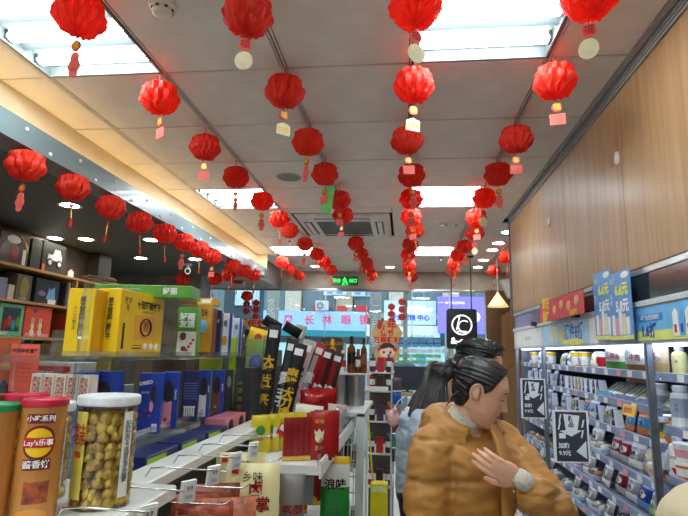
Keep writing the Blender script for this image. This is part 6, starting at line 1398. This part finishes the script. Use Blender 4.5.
# --- girl in the pale blue coat
def line_long(z, y): return .055-.45*max(0, .095-z) if z > 0 else .012
def hair_long(t, HM):
    m = hair_cap(line_long, .012, -.8); xform(m, HM)
    c = HM.translation; rnd = random.Random(5)
    for q in range(46):
        a = RD(68)+RD(224)*q/45+rnd.uniform(-.03, .03); r0 = .088; L = .42 if 100 < math.degrees(a) < 265 else .30
        b = HM @ Vector((.075*cos(a)-.012, .082*sin(a), .02))
        off = Vector((cos(a)*.030-.02, sin(a)*.018, 0))
        sd = max(0, -sin(a)); bk = max(0, -cos(a)); D1 = Vector((-.02*bk, -.06*sd+.03*max(0, sin(a)), 0)); D2 = Vector((-.05*bk, -.14*sd, 0))
        m.tube([b+Vector((0, 0, .045)), b+off*.5+Vector((0, 0, -.05)), b+off*1.2+D1+Vector((0, 0, -.13)), b+off*1.3+D2+Vector((rnd.uniform(-.01, .02), rnd.uniform(-.012, .012), -.20)), b+off*1.2+D2*1.15+Vector((rnd.uniform(-.01, .03), rnd.uniform(-.015, .015), -.29)), b+off*1.1+D2*1.1+Vector((rnd.uniform(-.01, .04), rnd.uniform(-.015, .015), -L-.04))], [.011, .013, .013, .012, .010, .002], 6)
    m.build('hair', HAIR, t, smooth=True)
ICE = mat('ice_blue_coat', (176, 190, 206), .45, scale=9, noise_amt=.04, bump=.15)
GL = Vector((.085, 3.0, 0)); GR = RD(4)
girl, gc = person('girl with long straight black hair in a pale blue puffer coat', GL, GR, 1.555, EU(0, RD(22), RD(-8)), ICE, mat('black_trousers', (26, 26, 30), .7),
    [(0, -.185, 1.25), (.02, -.225, 1.02), (.20, -.15, 1.06)], [(0, .185, 1.25), (.02, .225, 1.02), (.20, .15, 1.06)], hair_long, .86, False, None, .115, .80, headoff=(.085, 0, -.01))
MB().tube([(.10, -.06, 1.24), (.04, -.095, 1.265), (-.02, -.09, 1.28), (-.06, 0, 1.285), (-.02, .09, 1.28), (.04, .095, 1.265), (.10, .06, 1.24)], .026, 12).build('hood_trim', mat('fleece_white', (226, 224, 220), .9, bump=.8, scale=60), girl, smooth=True)
o = thing('plush_pouch', 'pale pink plush ball hanging behind the girl in blue', 'plush toy', at(393, 418, Y=2.9)); MB().ball((0, 0, 0), (.035, .035, .045), 16, 12).build('plush_body', mat('plush_pink', (232, 178, 176), .9, bump=.5, scale=50), o, smooth=True); MB().ball((.01, -.03, .045), .014, 8, 6).build('ear', mat('plush_pink', (232, 178, 176)), o); MB().tube([(0, 0, .04), (.03, -.0, .09), (.07, .0, .12)], .003, 5).build('strap', WHITE, o)
# --- man in black
def line_short(z, y): return .062-.3*max(0, .105-z) if z > .055 else (.02 if z > .0 else -.02)
def hair_short(t, HM):
    m = hair_cap(line_short, .020, -.45, .012, 3); rnd = random.Random(9)
    for q in range(190):
        th = rnd.uniform(0, 2*pi); s = rnd.uniform(.1, .98); p = headpt(th, s, .012)
        if p.x > line_short(p.z, p.y)+.012: continue
        n_ = Vector((cos(th), sin(th), s*1.4)).normalized(); m.tube([p, p+n_*.008+Vector((.008, 0, .003)), p+n_*.010+Vector((.018, rnd.uniform(-.006, .006), -.002))], [.004, .003, .0006], 4)
    xform(m, HM).build('hair', HAIR, t, smooth=True)
man, mc = person('man with short black hair and black coat, mostly hidden behind the woman', (.285, 2.50, 0), RD(-12), 1.665, EU(0, RD(14), RD(2)), mat('black_coat', (30, 31, 34), .6, bump=.15), mat('black_trousers', (26, 26, 30)),
    [(0, -.19, 1.37), (.02, -.22, 1.12), (.18, -.15, 1.05)], [(0, .19, 1.37), (.02, .22, 1.12), (.18, .15, 1.05)], hair_short, .80, False, None, .14, .80, headoff=(.03, 0, .0))
def hair_plain(t, HM): xform(hair_cap(line_short, .018, -.55, .004, 7), HM).build('hair', HAIR, t, smooth=True)
# --- shopper whose beige shoulder enters at the lower right corner
bei, bc = person('shopper in a plain beige coat cut off by the lower right corner', (.592, .82, 0), RD(80), 1.705, EU(0, RD(10), RD(-5)), mat('beige_coat', (208, 190, 156), .7, noise_amt=.03), mat('dark_trousers', (40, 40, 46)),
    [(0, -.17, 1.347), (.02, -.20, 1.08), (.18, -.14, 1.04)], [(0, .17, 1.347), (.02, .20, 1.08), (.18, .14, 1.04)], hair_plain, .70, False, None, .5, .95, coat_amp=.001)
